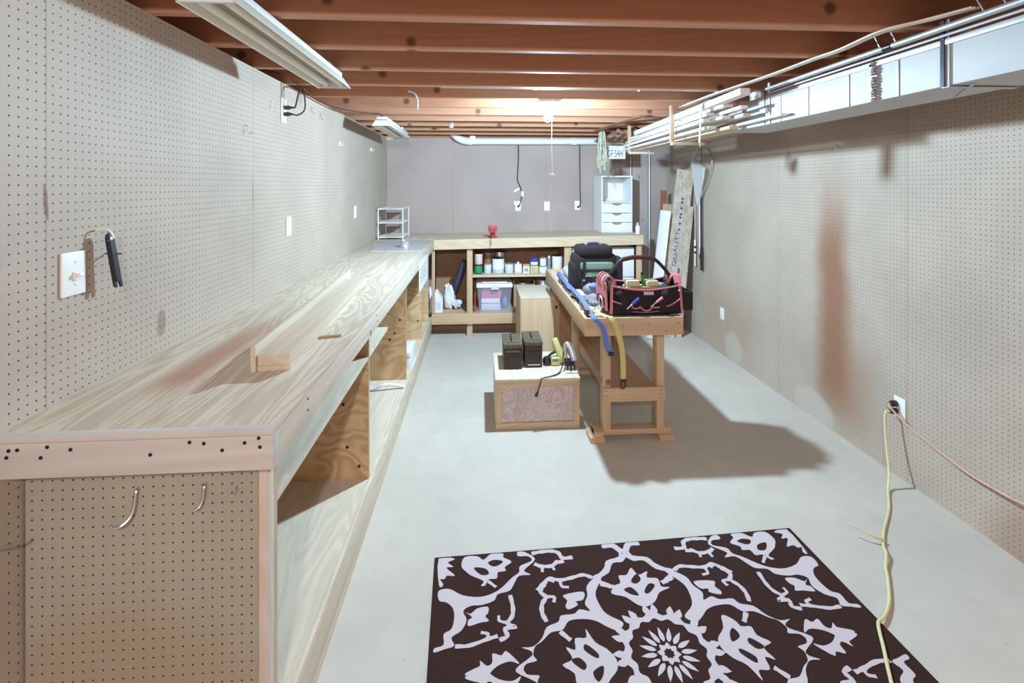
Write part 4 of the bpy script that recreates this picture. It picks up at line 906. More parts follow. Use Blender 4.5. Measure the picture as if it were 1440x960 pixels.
t = thing('wooden_crate', 'low wooden crate with a framed figured front panel carrying two ammo cans', 'crate', (.41, 3.7, 0))
cx0, cx1, cy0, cy1, ch = .112, .718, 3.44, 4.00, .345
MB().box(cx0 - .004, cx1 + .004, cy0 - .004, cy1, ch + .0005, ch + .0145, .002).out('top', 'ply_y', t)
MB().box(cx0 + .045, cx1 - .045, cy0 + .008, cy0 + .016, .048, ch - .045).out('front_panel', 'lilac_panel', t)
MB().box(cx0, cx1, cy0, cy0 + .018, .0, .046, .002).out('frame_rail', 'ply_x', t); MB().box(cx0, cx1, cy0, cy0 + .018, ch - .046, ch, .002).out('frame_rail', 'ply_x', t)
MB().box(cx0, cx0 + .045, cy0, cy0 + .018, .0465, ch - .0465, .002).out('frame_stile', 'ply_z', t); MB().box(cx1 - .045, cx1, cy0, cy0 + .018, .0465, ch - .0465, .002).out('frame_stile', 'ply_z', t)
MB().box(cx0, cx0 + .014, cy0 + .0185, cy1 - .002, .0, ch).out('side_panel', 'ply_y', t); MB().box(cx1 - .014, cx1, cy0 + .0185, cy1 - .002, .0, ch).out('side_panel', 'ply_y', t)
MB().box(cx0 + .0145, cx1 - .0145, cy1 - .016, cy1 - .002, .0, ch).out('back_panel', 'ply_x', t)
CT = ch + .0145
def ammo(x0, x1, y0, y1, h, label, tilt):
    t = thing('ammo_can', label, 'ammo can', ((x0 + x1) / 2, (y0 + y1) / 2, CT))
    z = CT + .001
    MB().box(x0 + .004, x1 - .004, y0 + .004, y1 - .004, z, z + h - .028, .006).out('body', 'olive', t)
    l = MB().box(x0, x1, y0, y1, z + h - .030, z + h, .006).out('lid', 'olive_top', t)
    MB().box(x0 + .022, x1 - .022, y0 + .04, y1 - .04, z + h, z + h + .004, .002).out('raised_panel', 'olive_top', l)
    MB().tube(smooth([((x0 + x1) / 2 - .008, y0 + .07, z + h + .004), ((x0 + x1) / 2 - .008, y0 + .08, z + h + .016), ((x0 + x1) / 2 - .008, y1 - .08, z + h + .016), ((x0 + x1) / 2 - .008, y1 - .07, z + h + .004)], 4), .0045, 8).out('carry_handle', 'dark_steel', l)
    MB().box(x0 + .018, x1 - .018, y0 - .004, y0 + .004, z + h - .062, z + h - .050, .002).out('latch', 'olive_top' if tilt else 'olive', t)
    MB().box(x0 + .022, x1 - .022, y0 - .002, y0 + .004, z + h - .082, z + h - .072, .002).out('latch_bar', 'olive', t)
    if not tilt: MB().box(x0 + .028, x1 - .022, y0 - .001, y0 + .003, z + .018, z + .026, .001).out('data_plate', 'tin', t)
    b = MB()
    for (a, c, d, e) in ((x0 + .02, x1 - .02, z + .012, z + .016), (x0 + .02, x1 - .02, z + h - .10, z + h - .096)): b.box(a, c, y0 + .001, y0 + .004, d, e)
    for xx in (x0 + .02, x1 - .024): b.box(xx, xx + .004, y0 + .001, y0 + .004, z + .0161, z + h - .1001)
    b.out('pressed_border', 'olive', t)
    return t
ammo(.176, .322, 3.62, 3.90, .188, 'olive metal ammo can on the left of the wooden crate', True)
ammo(.336, .478, 3.645, 3.925, .196, 'olive metal ammo can with a bright plate, on the crate right of the other can', False)
# glue gun and jigsaw
t = thing('heat_gun', 'yellow hand tool with a black nose lying on the crate beside the ammo cans', 'power tool', (.58, 3.7, CT))
z = CT
MB().tube(smooth([(.655, 3.70, z + .035), (.625, 3.71, z + .075), (.600, 3.72, z + .125), (.585, 3.735, z + .175), (.578, 3.74, z + .190)], 4), [.034, .035, .035, .034, .033, .032, .031, .030, .029, .028, .027, .026, .025, .024, .023, .022, .018], 14).out('body', 'yellow_plastic', t)
MB().box(.545, .615, 3.67, 3.73, z + .004, z + .062, .010).out('battery', 'yellow_plastic', t); MB().box(.553, .600, 3.6655, 3.671, z + .034, z + .056, .002).out('name_plate', 'sage', t)
MB().lathe([(.030, 0), (.034, .01), (.032, .035), (.020, .05)], (.515, 3.70, z + .012), 16, 'z', 1, 1).out('nose', 'black_plastic', t)
MB().tube([(.515, 3.70, z + .05), (.55, 3.70, z + .085), (.59, 3.71, z + .10)], .010, 10).out('guard', 'dark_steel', t)
t = thing('jigsaw', 'silver jigsaw with a white base plate at the right end of the crate', 'power tool', (.68, 3.62, CT))
MB().tube(smooth([(.640, 3.60, z + .09), (.640, 3.61, z + .155), (.655, 3.61, z + .185), (.678, 3.60, z + .165), (.695, 3.58, z + .11), (.702, 3.56, z + .075)], 4), [.018] * 8 + [.022] * 6 + [.024] * 7, 14).out('housing', 'tin', t)
MB().box(.630, .700, 3.55, 3.61, z + .035, z + .085, .010).out('motor', 'dark_steel', t)
MB().box(.632, .722, 3.515, 3.62, z + .004, z + .010, .002).out('base_plate', 'white_plastic', t)
for x in (.645, .700): MB().box(x, x + .010, 3.545, 3.57, z + .010, z + .040, .002).out('bracket', 'black_plastic', t)
MB().tube([(.672, 3.53, z + .012), (.672, 3.53, z + .06)], .006, 8).out('blade_shaft', 'black_plastic', t)
MB().tube(smooth([(.640, 3.61, z + .15), (.622, 3.58, z + .12), (.615, 3.56, z + .07), (.605, 3.56, z + .02), (.57, 3.50, z + .008), (.50, 3.45, z + .008), (.445, 3.432, z + .004), (.430, 3.425, z - .03), (.412, 3.422, z - .09)], 5), .0042, 8).out('cord', 'black_plastic', t)
MB().tube([(.412, 3.422, z - .088), (.398, 3.420, z - .118)], [.007, .012], 10).out('plug', 'black_plastic', t)
MB().tube([(.398, 3.420, z - .118), (.394, 3.420, z - .128)], .003, 6).out('prong', 'tin', t)

# ---------------------------------------------------------------- rug
RW, RL = 1.772, 2.70
ra = math.atan2(.078, 1.77)
t = thing('area_rug', 'dark brown rug with a white floral scroll pattern on the concrete floor', 'rug', (-.208, 2.265, 0))
t.rotation_euler = (0, 0, ra)
def rug_local(name, bm_fn, mat):
    b = MB(); bm_fn(b); o = b.out(name, mat, None, True); o.parent = t; return o
rug_local('backing', lambda b: b.box(0, RW, -RL, 0, .0005, .009, .003), 'rug_brown')
rug_local('binding', lambda b: b.tube([(0.002, -.002, .006), (RW - .002, -.002, .006), (RW - .002, -RL + .002, .006), (.002, -RL + .002, .006)], .0055, 6, closed=True), 'rug_brown')
RF= [[[17,7],[92,18],[60,36],[85,64],[53,66],[93,115],[58,111],[46,129],[27,127],[43,158],[24,160]],[[121,63],[137,12],[195,13],[223,38],[262,4],[317,10],[315,32],[351,63],[317,90],[319,113],[283,117],[276,150],[241,151],[223,182],[204,180],[217,158],[167,124],[144,101]],[[24,188],[71,184],[124,221],[198,238],[259,223],[300,195],[343,153],[378,127],[386,93],[443,68],[431,39],[385,34],[386,7],[418,11],[461,59],[413,106],[402,125],[427,147],[375,147],[346,191],[324,221],[273,233],[256,262],[203,278],[160,277],[127,298],[140,340],[119,384],[81,409],[92,443],[56,453],[18,462],[19,445],[52,435],[51,391],[81,372],[91,319],[83,277],[57,249],[27,237]],[[130,299],[155,314],[185,292],[228,289],[227,318],[215,332],[228,354],[193,358],[147,368],[147,341],[162,330]],[[782,244],[810,233],[815,195],[852,194],[885,158],[903,200],[950,185],[936,218],[981,228],[979,271],[1015,279],[958,300],[927,336],[884,359],[846,349],[808,306],[754,282]],[[658,235],[706,193],[737,196],[689,266],[685,318],[702,374],[754,416],[746,438],[721,450],[685,428],[650,400],[603,387],[545,389],[512,424],[465,430],[424,462],[394,480],[382,513],[392,534],[351,542],[338,566],[346,580],[388,597],[345,587],[311,557],[375,515],[375,495],[344,478],[387,479],[427,448],[452,406],[502,388],[518,362],[573,360],[600,342],[641,355],[628,320],[650,279]],[[549,268],[636,260],[626,299],[594,304],[598,321],[556,338],[546,320],[559,296]],[[494,473],[526,469],[545,475],[561,440],[567,470],[608,496],[645,535],[656,563],[632,599],[603,639],[560,669],[518,665],[485,644],[453,622],[461,599],[429,583],[421,556],[458,534],[477,506],[501,505]],[[130,556],[159,540],[185,530],[186,511],[210,533],[230,522],[233,489],[265,500],[283,485],[315,519],[326,539],[295,526],[249,537],[215,565],[201,594],[170,579]]]
RH= [[[177,80],[228,90],[243,122],[207,123]],[[243,56],[276,44],[312,58],[282,81],[257,78]],[[859,229],[897,194],[905,225],[877,245]],[[813,270],[848,261],[867,303],[835,295]],[[896,289],[931,251],[954,263],[912,299]],[[532,502],[567,499],[595,543],[557,535]],[[456,560],[504,536],[537,563],[498,590],[471,594]],[[534,601],[578,580],[577,618],[537,638]]]
RS= [[11,[[236,160],[269,196]]],[14,[[325,243],[330,304],[322,344],[301,373],[330,392],[288,395],[295,426],[263,440]]],[10,[[298,369],[270,358],[269,334]]],[13,[[95,446],[148,449],[216,431],[258,422]]],[11,[[216,431],[221,410],[194,400]]],[17,[[450,25],[493,19],[544,19],[575,34],[589,68],[636,68]]],[16,[[566,81],[527,108],[479,103],[453,87]]],[12,[[486,109],[481,138]]],[11,[[531,109],[538,133]]],[18,[[590,84],[563,91]]],[17,[[791,18],[846,24],[876,67],[920,15],[968,18]]],[21,[[876,67],[851,102],[795,117],[763,165],[699,202]]],[17,[[876,67],[912,109],[959,109],[1000,166],[1061,198],[1004,250]]],[17,[[720,228],[779,253]]],[15,[[694,192],[659,173],[608,182],[551,190],[506,176],[478,201],[455,240],[473,269],[452,301],[445,342],[456,383]]],[11,[[550,195],[552,223],[581,231]]],[12,[[473,269],[507,272],[502,298]]],[15,[[500,430],[533,470]]],[20,[[478,201],[445,234]]],[21,[[506,176],[527,192]]]]
RC = (.884, .561); FC = .5 * (min(x for x, y in RF[4]) + max(x for x, y in RF[4])) / 1000
def mir(p, mx, my): return (p[0] if not mx else 2 * RC[0] - p[0], p[1] if not my else 2 * RC[1] - p[1])
cnt = [0]
def pattern(b):
    def poly(pts, z, sm=0):
        cnt[0] += 1; z += (cnt[0] % 37) * 8e-6
        if sm:
            n_ = len(pts); pp = smooth([(x, y, 0) for x, y in [pts[-1]] + list(pts) + [pts[0], pts[1]]], 3)[3:-4]; pts = [(q.x, q.y) for q in pp]
        P = [(min(max(x, .006), RW - .006), min(max(y, .006), RL - .006)) for x, y in pts]
        vs = [b.bm.verts.new((x, -y, z)) for x, y in P]
        try: f = b.bm.faces.new(vs)
        except ValueError: return
        f.normal_update()
        if f.normal.z < 0: f.normal_flip()
    for mx in (0, 1):
        for my in (0, 1):
            for i, F in enumerate(RF):
                if i not in (4, 7): poly([mir((x / 1000, y / 1000), mx, my) for x, y in F], .0103, 1)
            for F in RH[:2]: poly([mir((x / 1000, y / 1000), mx, my) for x, y in F], .0109, 1)
            for wd, pts in RS:
                P = [mir((x / 1000, y / 1000), mx, my) for x, y in pts]
                Q = smooth([(x, y, 0) for x, y in P], 4); h = wd / 1650
                L = []; R = []
                for i, p in enumerate(Q):
                    d = Q[min(i + 1, len(Q) - 1)] - Q[max(i - 1, 0)]; n_ = Vector((-d.y, d.x, 0)).normalized() * h * (1 + .15 * math.sin(i * 1.7))
                    L.append(p + n_); R.append(p - n_)
                for i in range(len(Q) - 1): poly([(q.x, q.y) for q in (L[i], L[i + 1], R[i + 1], R[i])], .0101 + .0002 * (i % 2))
    for q in range(4):      # four flowers around the medallion
        def rot(x, y):
            x, y = x / 1000 - FC, y / 1000 - RC[1]
            for _ in range(q): x, y = -y, x
            return RC[0] + x, RC[1] + y
        poly([rot(x, y) for x, y in RF[4]], .0103, 1)
        for F in RH[2:5]: poly([rot(x, y) for x, y in F], .0109, 1)
    # the round medallion: petals, a ring of small petals and a notched wreath
    def pet(a, r0, r1, wd, z=.0104, n=8):
        pts = []
        for i in range(n + 1): s_ = i / n; pts.append((lerp(r0, r1, s_), wd * math.sin(math.pi * s_ ** .7)))
        pts = pts + [(r, -q) for r, q in pts[-2:0:-1]]
        poly([(RC[0] + r * math.cos(a) - q * math.sin(a), RC[1] + r * math.sin(a) + q * math.cos(a)) for r, q in pts], z)
    for k in range(16): pet(k * math.pi / 8, .046, .108, .0095)
    for k in range(8): pet(k * math.pi / 4 + .2, .016, .044, .012)
    N = 96; ri = [.140 + .006 * math.cos(k / N * 2 * math.pi * 16) for k in range(N)]; ro = [.172 + .012 * math.cos(k / N * 2 * math.pi * 12) for k in range(N)]
    pt = lambda r, k: (RC[0] + r * math.cos(2 * math.pi * k / N), RC[1] + r * math.sin(2 * math.pi * k / N))
    for k in range(N): poly([pt(ri[k], k), pt(ri[(k + 1) % N], k + 1), pt(ro[(k + 1) % N], k + 1), pt(ro[k], k)], .0102)
    for k in range(12):
        a = k * math.pi / 6
        for da in (-.09, .09): pet(a + da, .165, .212, .014, .01045)
ro_ = rug_local('scroll_pattern', pattern, 'rug_white'); ro_.data.materials.append(M['rug_brown'])
for p_ in ro_.data.polygons:
    if p_.center.z > .01075: p_.material_index = 1

# ---------------------------------------------------------------- right wall: outlets and cords
t = thing('wall_outlet', 'white outlet low on the right wall with yellow and pink cords', 'outlet', (XR, 2.72, .42))
plate_x(XR, -1, 2.715, .418, .078, .125).out('cover_plate', 'white_plastic', t)
def plugR(t, z):
    MB().lathe([(.016, -.008), (.018, -.014), (.018, -.035), (.010, -.05)], (XR, 2.735, z), 12, 'x').out('plug', 'black_plastic', t)
t = thing('extension_cord', 'yellow extension cord hanging from the right outlet and running over the rug', 'cord', (2.4, 2.7, .38)); plugR(t, .392)
MB().tube(smooth([(XR - .048, 2.735, .392), (XR - .075, 2.735, .385), (XR - .085, 2.730, .33), (XR - .10, 2.70, .20), (XR - .13, 2.65, .08), (XR - .18, 2.60, .014), (2.19, 2.45, .008), (2.02, 2.29, .008), (1.935, 2.195, .010), (1.90, 2.14, .020), (1.835, 2.07, .012), (1.80, 2.02, .010), (1.70, 1.90, .010), (1.615, 1.83, .014), (1.565, 1.80, .0175), (1.50, 1.70, .0175), (1.435, 1.60, .0175), (1.35, 1.46, .0175), (1.28, 1.30, .0175)], 6), .0065, 8).out('cord', 'yellow_cord', t)
MB().tube(smooth([(1.965, 2.225, .016), (1.92, 2.235, .030), (1.875, 2.265, .045), (1.84, 2.30, .05)], 4), [.008, .008, .008, .007, .006, .005, .004, .003, .003, .003, .003, .003, .002][:13], 8).out('cord_tail', 'yellow_cord', t)
t = thing('extension_cord', 'pink-orange cord drooping along the right wall from the low outlet', 'cord', (2.45, 2.5, .3)); plugR(t, .437)
MB().tube(smooth([(XR - .048, 2.735, .437), (XR - .065, 2.72, .43), (XR - .055, 2.68, .395), (XR - .04, 2.60, .355), (XR - .03, 2.45, .312), (XR - .03, 2.30, .285), (XR - .03, 2.17, .282), (XR - .03, 2.05, .29), (XR - .03, 1.85, .33)], 6), .0062, 8).out('cord', 'pink_cord', t)
t = thing('wall_plate', 'small white outlet plate low on the far part of the right wall', 'wall plate', (XR, 4.83, .42)); plate_x(XR, -1, 4.83, .421, .075, .12).out('cover_plate', 'white_plastic', t)
for z in (.395, .447): MB().box(XR - .009, XR - .006, 4.82, 4.84, z - .012, z + .012).out('socket', 'ivory', t)
tag(MB().tube(smooth([(XR, 3.20, 2.02), (XR - .03, 3.20, 2.022), (XR - .034, 3.20, 2.00), (XR - .04, 3.21, 1.985), (XR - .06, 3.22, 1.99)], 4), .003, 6).out('peg_hook', 'hook_steel'), 'lone wire hook on the right wall just below the duct', 'hook')
tag(MB().tube([(XR - .004, 1.74, 1.545), (XR - .012, 1.86, 1.552)], .003, 6).out('wire', 'brown_cord'), 'short dark wire stuck to the right wall below the duct', 'wire')
# ---- landing net and rods
t = thing('landing_net', 'fishing landing net with white mesh hanging on the right wall', 'net', (XR - .04, 5.22, .8))
NX = XR - .035
hoop = smooth([(NX, 5.22, 2.16), (NX, 5.10, 2.15), (NX, 5.00, 2.06), (NX, 5.00, 1.93), (NX, 5.10, 1.78), (NX, 5.20, 1.66), (NX, 5.24, 1.62), (NX, 5.31, 1.70), (NX, 5.41, 1.82), (NX, 5.45, 1.95), (NX, 5.43, 2.07), (NX, 5.34, 2.15)], 4)
MB().tube(hoop, .006, 8, closed=True).out('hoop', 'hook_steel', t)
b = MB()
def bagf(u, v):
    a = 2 * math.pi * u; z = lerp(1.98, 1.53, v); r = lerp(.17, .03, v ** 1.3)
    return Vector((NX - .005 - (.06 * (1 - v) + .012) * (math.sin(a) * .5 + .5), lerp(5.23, 5.30, v) + r * math.cos(a), z + .05 * math.cos(a) * (1 - v)))
b.grid(24, 10, bagf); b.out('mesh_bag', 'net', t)
MB().tube([(NX, 5.24, 1.63), (NX, 5.23, 1.05)], .011, 10).out('shaft', 'dark_steel', t); MB().tube([(NX, 5.23, 1.05), (NX, 5.225, .80)], .016, 12).out('handle', 'black_plastic', t)
MB().tube([(NX, 5.23, 2.16), (NX - .004, 5.235, 1.63)], .004, 6).out('cross_cord', 'dark_steel', t)
t = thing('fishing_rod', 'white fishing rod with a dark grip beside the landing net shaft', 'fishing rod', (XR - .03, 5.29, .9))
MB().tube([(XR - .03, 5.285, 1.60), (XR - .03, 5.275, .98)], .008, 8).out('blank', 'white_plastic', t); MB().tube([(XR - .03, 5.275, .98), (XR - .03, 5.27, .92)], .010, 8).out('grip', 'dark_steel', t)
t = thing('fishing_rod', 'thin fishing rod with white and black banded grip left of the net', 'fishing rod', (XR - .03, 5.40, .8))
MB().tube([(XR - .03, 5.41, 1.53), (XR - .03, 5.40, 1.12)], .004, 8).out('blank', 'hook_steel', t)
for i, (za, zc, m) in enumerate(((1.12, 1.05, 'white_plastic'), (1.05, 1.025, 'black_plastic'), (1.025, .99, 'white_plastic'), (.99, .965, 'black_plastic'), (.965, .82, 'cream'))): MB().tube([(XR - .03, 5.40, za), (XR - .03, 5.40, zc)], .011, 10).out('grip_band', m, t)

# ---- boards leaning in the far right corner
def lean(name, bx0, wd, ztop, y, th, mat, label, ytop=None, dx=.27, z0=0.0, parts=None):
    """board standing on the floor, leaning right and back"""
    L = math.hypot(dx, ztop); 
    a = Vector((bx0 + wd / 2, y, z0 + .004)); b = Vector((bx0 + wd / 2 + dx, (ytop or y + .10), ztop))
    t_ = thing(name, label, 'board', (bx0 + wd / 2, y, 0))
    m = MB().beam(a, b, th, wd, (1, 0, 0), .002).out('board', mat, t_)
    return t_, a, b
t, a, b = lean('sheathing_board', 2.035, .195, 1.925, 5.42, .022, 'osb', 'tall speckled board with blue QUALITY print leaning in the far right corner', 5.50)
d = (b - a).normalized(); fy = -.0125
ry = math.atan2(d.x, d.z)
p = a + d * 1.02 - Vector((.012, 0, 0))
nz = Vector((0, -1, 0)); nz = (nz - d * nz.dot(d)).normalized(); ny = nz.cross(d)
rm = Matrix(((d.x, ny.x, nz.x), (d.y, ny.y, nz.y), (d.z, ny.z, nz.z)))
text('lettering', 'QUALITY', .062, p + nz * .0116, rm.to_euler(), 'blue_ink', t, sx=1.6)
for i in range(7):
    q = a + d * (1.24 + .06 * i + .01 * (i % 3)); MB().beam(q + Vector((-.012, -.0115, 0)), q + Vector((.010 + .004 * (i % 2), -.0115, .004)), .001, .026 - .004 * (i % 2), d).out('print_mark', 'blue_ink', t)
q = a + d * .62; MB().beam(q + Vector((.055, -.0115, 0)), q + Vector((.055, -.0115, 0)) + d * .17, .02, .001, (0, 1, 0)).out('print_bar', 'blue_ink', t)
lean('sheathing_board', 2.245, .055, 1.50, 5.395, .018, 'osb', 'shorter speckled board overlapping the right edge of the tall printed board', 5.45, .17)
lean('dark_board', 2.30, .07, 1.86, 5.50, .02, 'dark_board', 'dark brown board just right of the tall printed board', 5.54, .125)
lean('white_board', 1.885, .115, 1.455, 5.36, .018, 'white_lam', 'clean white board leaning left of the tall printed board', 5.425, .19)
lean('pink_board', 2.06, .10, 1.52, 5.60, .018, 'pine_z', 'pale board peeking out behind the top of the white board', 5.66, .14)
lean('red_board', 2.23, .07, 1.68, 5.95, .02, 'rust_board', 'narrow red-brown board leaning behind the white board', 6.0, .07)
lean('rust_board', 2.13, .085, .95, 5.75, .02, 'rust_board', 'short red-brown board at the foot of the leaning boards', 5.80, .04)
t = thing('wall_board', 'wide grey weathered board standing upright at the right end of the back wall', 'board', (2.13, 6.3, 0))
MB().box(2.025, 2.235, 6.29, 6.325, .001, 2.30, .003).out('board', 'grey_board', t); MB().ball((2.11, 6.29, 1.86), .02, 8, (1, .1, 1.2)).out('knot', 'cardboard', t); MB().ball((2.16, 6.29, 1.28), .014, 8, (1, .1, 1.4)).out('knot', 'cardboard', t)
tag(MB().tube([(2.262, 6.32, 0.002), (2.262, 6.32, 2.34)], .011, 10).out('conduit', 'pvc'), 'thin pale conduit standing right of the grey weathered board', 'pipe')
tag(MB().tube([(2.008, 6.32, 1.17), (2.008, 6.32, 2.30)], .007, 8).out('conduit', 'white_plastic'), 'thin white conduit left of the grey weathered board', 'pipe')

# ---------------------------------------------------------------- duct, conduit, cables
t = thing('air_duct', 'long rectangular galvanised duct along the top of the right wall', 'duct', (2.18, 1.6, 2.155))
DX0, DX1, DZ0, DZ1 = 1.75, 2.03, 2.116, 2.285
yj = [YF + .02, 3.30]
MB().box(DX0, DX1, yj[0], yj[-1], DZ0, DZ1, .003).out('body', 'duct', t)
MB().box(DX0 - .010, DX0, yj[0], yj[-1], DZ1 - .016, DZ1 + .006, .003).out('top_flange', 'steel', t)
for y in (1.0, 1.905, 2.177, 2.46, 2.70): MB().box(DX0 - .004, DX0 - .0002, y, y + .010, DZ0, DZ1 - .017, .001).out('seam', 'steel', t)
MB().box(DX0 - .006, DX0 - .0002, 1.685, 1.715, DZ0 - .004, ZC - .002, .001).out('hanger_strap', 'steel', t)
MB().box(DX0 - .012, DX0 - .0062, 1.700, 1.715, DZ0 - .004, ZC - .002).out('hanger_edge', 'dark_steel', t)
MB().box(DX0 - .006, DX1, 1.685, 1.715, DZ0 - .006, DZ0 - .0042).out('hanger_strap', 'steel', t)
MB().box(DX0 - .008, DX0 - .0002, 2.80, 2.82, DZ0 - .002, ZC - .002, .001).out('hanger_strap', 'steel', t)
MB().box(DX0 - .010, DX0 - .0002, 2.03, 2.055, DZ0, DZ1, .002).out('joint_collar', 'steel', t)
pts = []
for i in range(41): pts.append((DX0 - .013 - .006 * math.sin(i * 1.9), 2.025 + .010 * math.cos(i * 1.9), lerp(DZ0 + .005, DZ1 + .004, i / 40)))
MB().tube(pts, .0055, 6).out('joint_braid', 'hook_steel', t)
MB().beam((1.80, 1.65, DZ0 - .003), (2.0, 1.9, DZ0 - .003), .012, .004).out('crease', 'steel', t)
b = MB().box(DX0 + .02, DX1 - .02, 3.31, 4.2, DZ0 + .02, DZ1 - .03, .004).out('end_box', 'cardboard', t)
t = thing('steel_conduit', 'long grey steel conduit strapped above the duct', 'conduit', (1.75, 1.8, 2.33))
MB().tube([(1.712, YF + .05, 2.328), (1.713, 1.6, 2.325), (1.714, 2.4, 2.322), (1.714, 2.78, 2.318)], .0125, 10).out('pipe', 'steel', t)
MB().tube([(1.7134, 1.90, 2.3240), (1.7135, 1.94, 2.3238)], .016, 10).out('coupling', 'dark_steel', t)
for y in (1.46, 1.53, 1.88, 1.96): MB().tube([(1.716, y, 2.325), (1.708, y + .03, 2.40)], .003, 6).out('hanger_wire', 'hook_steel', t)
tag(MB().tube([(1.7305, YF + .05, 2.304), (1.7305, 1.6, 2.302), (1.7305, 2.4, 2.300), (1.7305, 2.77, 2.298)], .0055, 8).out('thin_conduit', 'steel'), 'thinner steel line running close beside the steel conduit', 'conduit')
GC = 'white cables under the joists'
for i in range(3):
    q = .0135 * i
    tag(MB().tube(smooth([(1.72 + q, 1.58, 2.366), (1.66 + q, 1.70, 2.362), (1.598 + q, 1.83, 2.360), (1.60 + q, 2.05, 2.350), (1.605 + q, 2.24, 2.356), (1.60 + q, 2.6, 2.356), (1.575 + q, 3.0, 2.358), (1.565 + q, 3.3, 2.360), (1.57 + q, 3.70, 2.361)], 5), .0046, 8).out('cable', 'white_cable'), 'one of the white electrical cables stapled along under the joists left of the conduit', 'cable', GC)
t = thing('round_duct', 'round galvanised pipe lying between the ceiling joists', 'duct', (.8, 3.22, 2.40))
MB().tube([(-.25, 3.135, 2.432), (1.72, 3.135, 2.432)], .060, 20).out('pipe', 'steel', t)
for x in (.35, 1.05, 1.58): MB().tube([(x, 3.135, 2.432), (x + .02, 3.135, 2.432)], .064, 20).out('joint', 'steel', t)
MB().tube(smooth([(1.72, 3.135, 2.432), (1.82, 3.135, 2.425), (1.875, 3.135, 2.39), (1.885, 3.135, 2.2935)], 4), .062, 20).out('elbow', 'steel', t)

# ---------------------------------------------------------------- lumber rack
def rack(y, xl, xr, zb, label):
    t = thing('rack_bracket', label, 'bracket', ((xl + xr) / 2, y, zb))
    MB().box(xl, xl + .032, y, y + .020, zb, ZC + .05 if False else ZC - .001, .002).out('upright', 'pine_z', t)
    MB().box(xl, xr, y - .0385, y - .0005, zb - .022, zb, .002).out('arm', 'pine_x', t)
    MB().ball((xl + .016, y, zb + .02), .004, 6).out('screw', 'screw', t); MB().ball((xr - .05, y - .039, zb - .011), .004, 6).out('screw', 'screw', t)
    return t
rack(3.66, 1.478, 1.735, 2.078, 'wooden rack bracket nearest the camera, holding the white boards')
rack(4.92, 1.535, 1.80, 2.092, 'far wooden rack bracket beside the license plate')
GL = None
def wb(x0, z0, y0, x1, z1, y1, wd, ht, mat, label):
    return tag(MB().beam((x0, y0, z0), (x1, y1, z1), wd, ht, bev=.002).out('trim_board', mat), label, 'board', 'boards on the lumber rack')
wb(1.545, 2.292, 2.72, 1.530, 2.255, 4.62, .060, .040, 'white_wood', 'top white trim board on the lumber rack, nearest the joists')
wb(1.600, 2.262, 3.02, 1.590, 2.230, 4.98, .070, .024, 'white_wood', 'white board just under the top board of the lumber rack')
wb(1.565, 2.228, 3.18, 1.575, 2.200, 5.05, .050, .022, 'white_wood', 'long white moulding in the middle of the lumber rack')
wb(1.620, 2.226, 2.86, 1.630, 2.196, 4.90, .045, .020, 'white_lam', 'bluish white strip in the middle of the lumber rack, right side')
wb(1.545, 2.188, 3.20, 1.560, 2.165, 5.10, .048, .026, 'white_wood', 'white trim board in the lower left of the lumber rack')
wb(1.605, 2.190, 3.05, 1.615, 2.164, 5.00, .055, .022, 'white_wood', 'cream board in the lower middle of the lumber rack')
wb(1.670, 2.186, 2.92, 1.680, 2.160, 4.85, .050, .022, 'pine_y', 'tan board at the lower right of the lumber rack')
wb(1.560, 2.135, 3.15, 1.575, 2.134, 5.10, .060, .020, 'white_wood', 'lowest white board at the left of the lumber rack')
wb(1.630, 2.118, 3.00, 1.640, 2.120, 4.95, .060, .020, 'pine_y', 'bottom pale pine board of the lumber rack')
wb(1.700, 2.112, 3.12, 1.710, 2.114, 4.80, .050, .018, 'ply_y', 'bottom right plywood strip of the lumber rack')
wb(1.715, 2.145, 2.62, 1.720, 2.140, 4.60, .040, .014, 'white_lam', 'thin white strip sticking out farthest toward the camera on the lumber rack')
t = thing('white_strap', 'ragged white strip hanging in front of the rack boards', 'strip', (1.50, 3.2, 2.02))
MB().ribbon(smooth([(1.60, 3.20, 2.318), (1.545, 3.19, 2.318), (1.508, 3.185, 2.29), (1.502, 3.19, 2.20), (1.500, 3.195, 2.10), (1.498, 3.20, 2.035)], 4), (.012, .042, 0), .006).out('strip', 'paper', t)
for i in range(5): MB().tube([(1.492 + .004 * i, 3.185 + .008 * i, 2.036), (1.49 + .004 * i, 3.184 + .008 * i, 2.018 - .006 * (i % 3))], .002, 5).out('fray', 'paper', t)
t = thing('bracket_clip', 'small pale blue plastic clip on a thin rod in front of the duct', 'clip', (1.735, 2.84, 2.12))
MB().tube([(1.738, 2.84, 2.116), (1.738, 2.84, 2.366)], .003, 6).out('rod', 'dark_steel', t); MB().box(1.722, 1.7452, 2.81, 2.87, 2.185, 2.215, .003).out('clip', 'label_blue', t)

# license plate hanging from the far bracket
t = thing('license_plate', 'white license plate reading GF-54H hanging beside the far rack bracket', 'license plate', (1.58, 5.55, 2.06))
px, pw, pz, ph, pyy = 1.555, .305, 2.135, .152, 5.58
MB().box(px - pw / 2, px + pw / 2, pyy, pyy + .002, pz - ph / 2, pz + ph / 2, .0008).out('plate', 'paper', t)
b = MB()
for (a, c, d, e) in ((px - pw / 2, px + pw / 2, pz + ph / 2 - .004, pz + ph / 2), (px - pw / 2, px + pw / 2, pz - ph / 2, pz - ph / 2 + .004)): b.box(a, c, pyy - .002, pyy, d, e)
for a in (px - pw / 2, px + pw / 2 - .004): b.box(a, a + .004, pyy - .002, pyy, pz - ph / 2 + .0041, pz + ph / 2 - .0041)
b.out('rim', 'white_plastic', t)
text('number', 'GF·54H', .118, (px + .030, pyy - .0008, pz - .018), (math.pi / 2, 0, 0), 'black_ink', t, sx=.50)
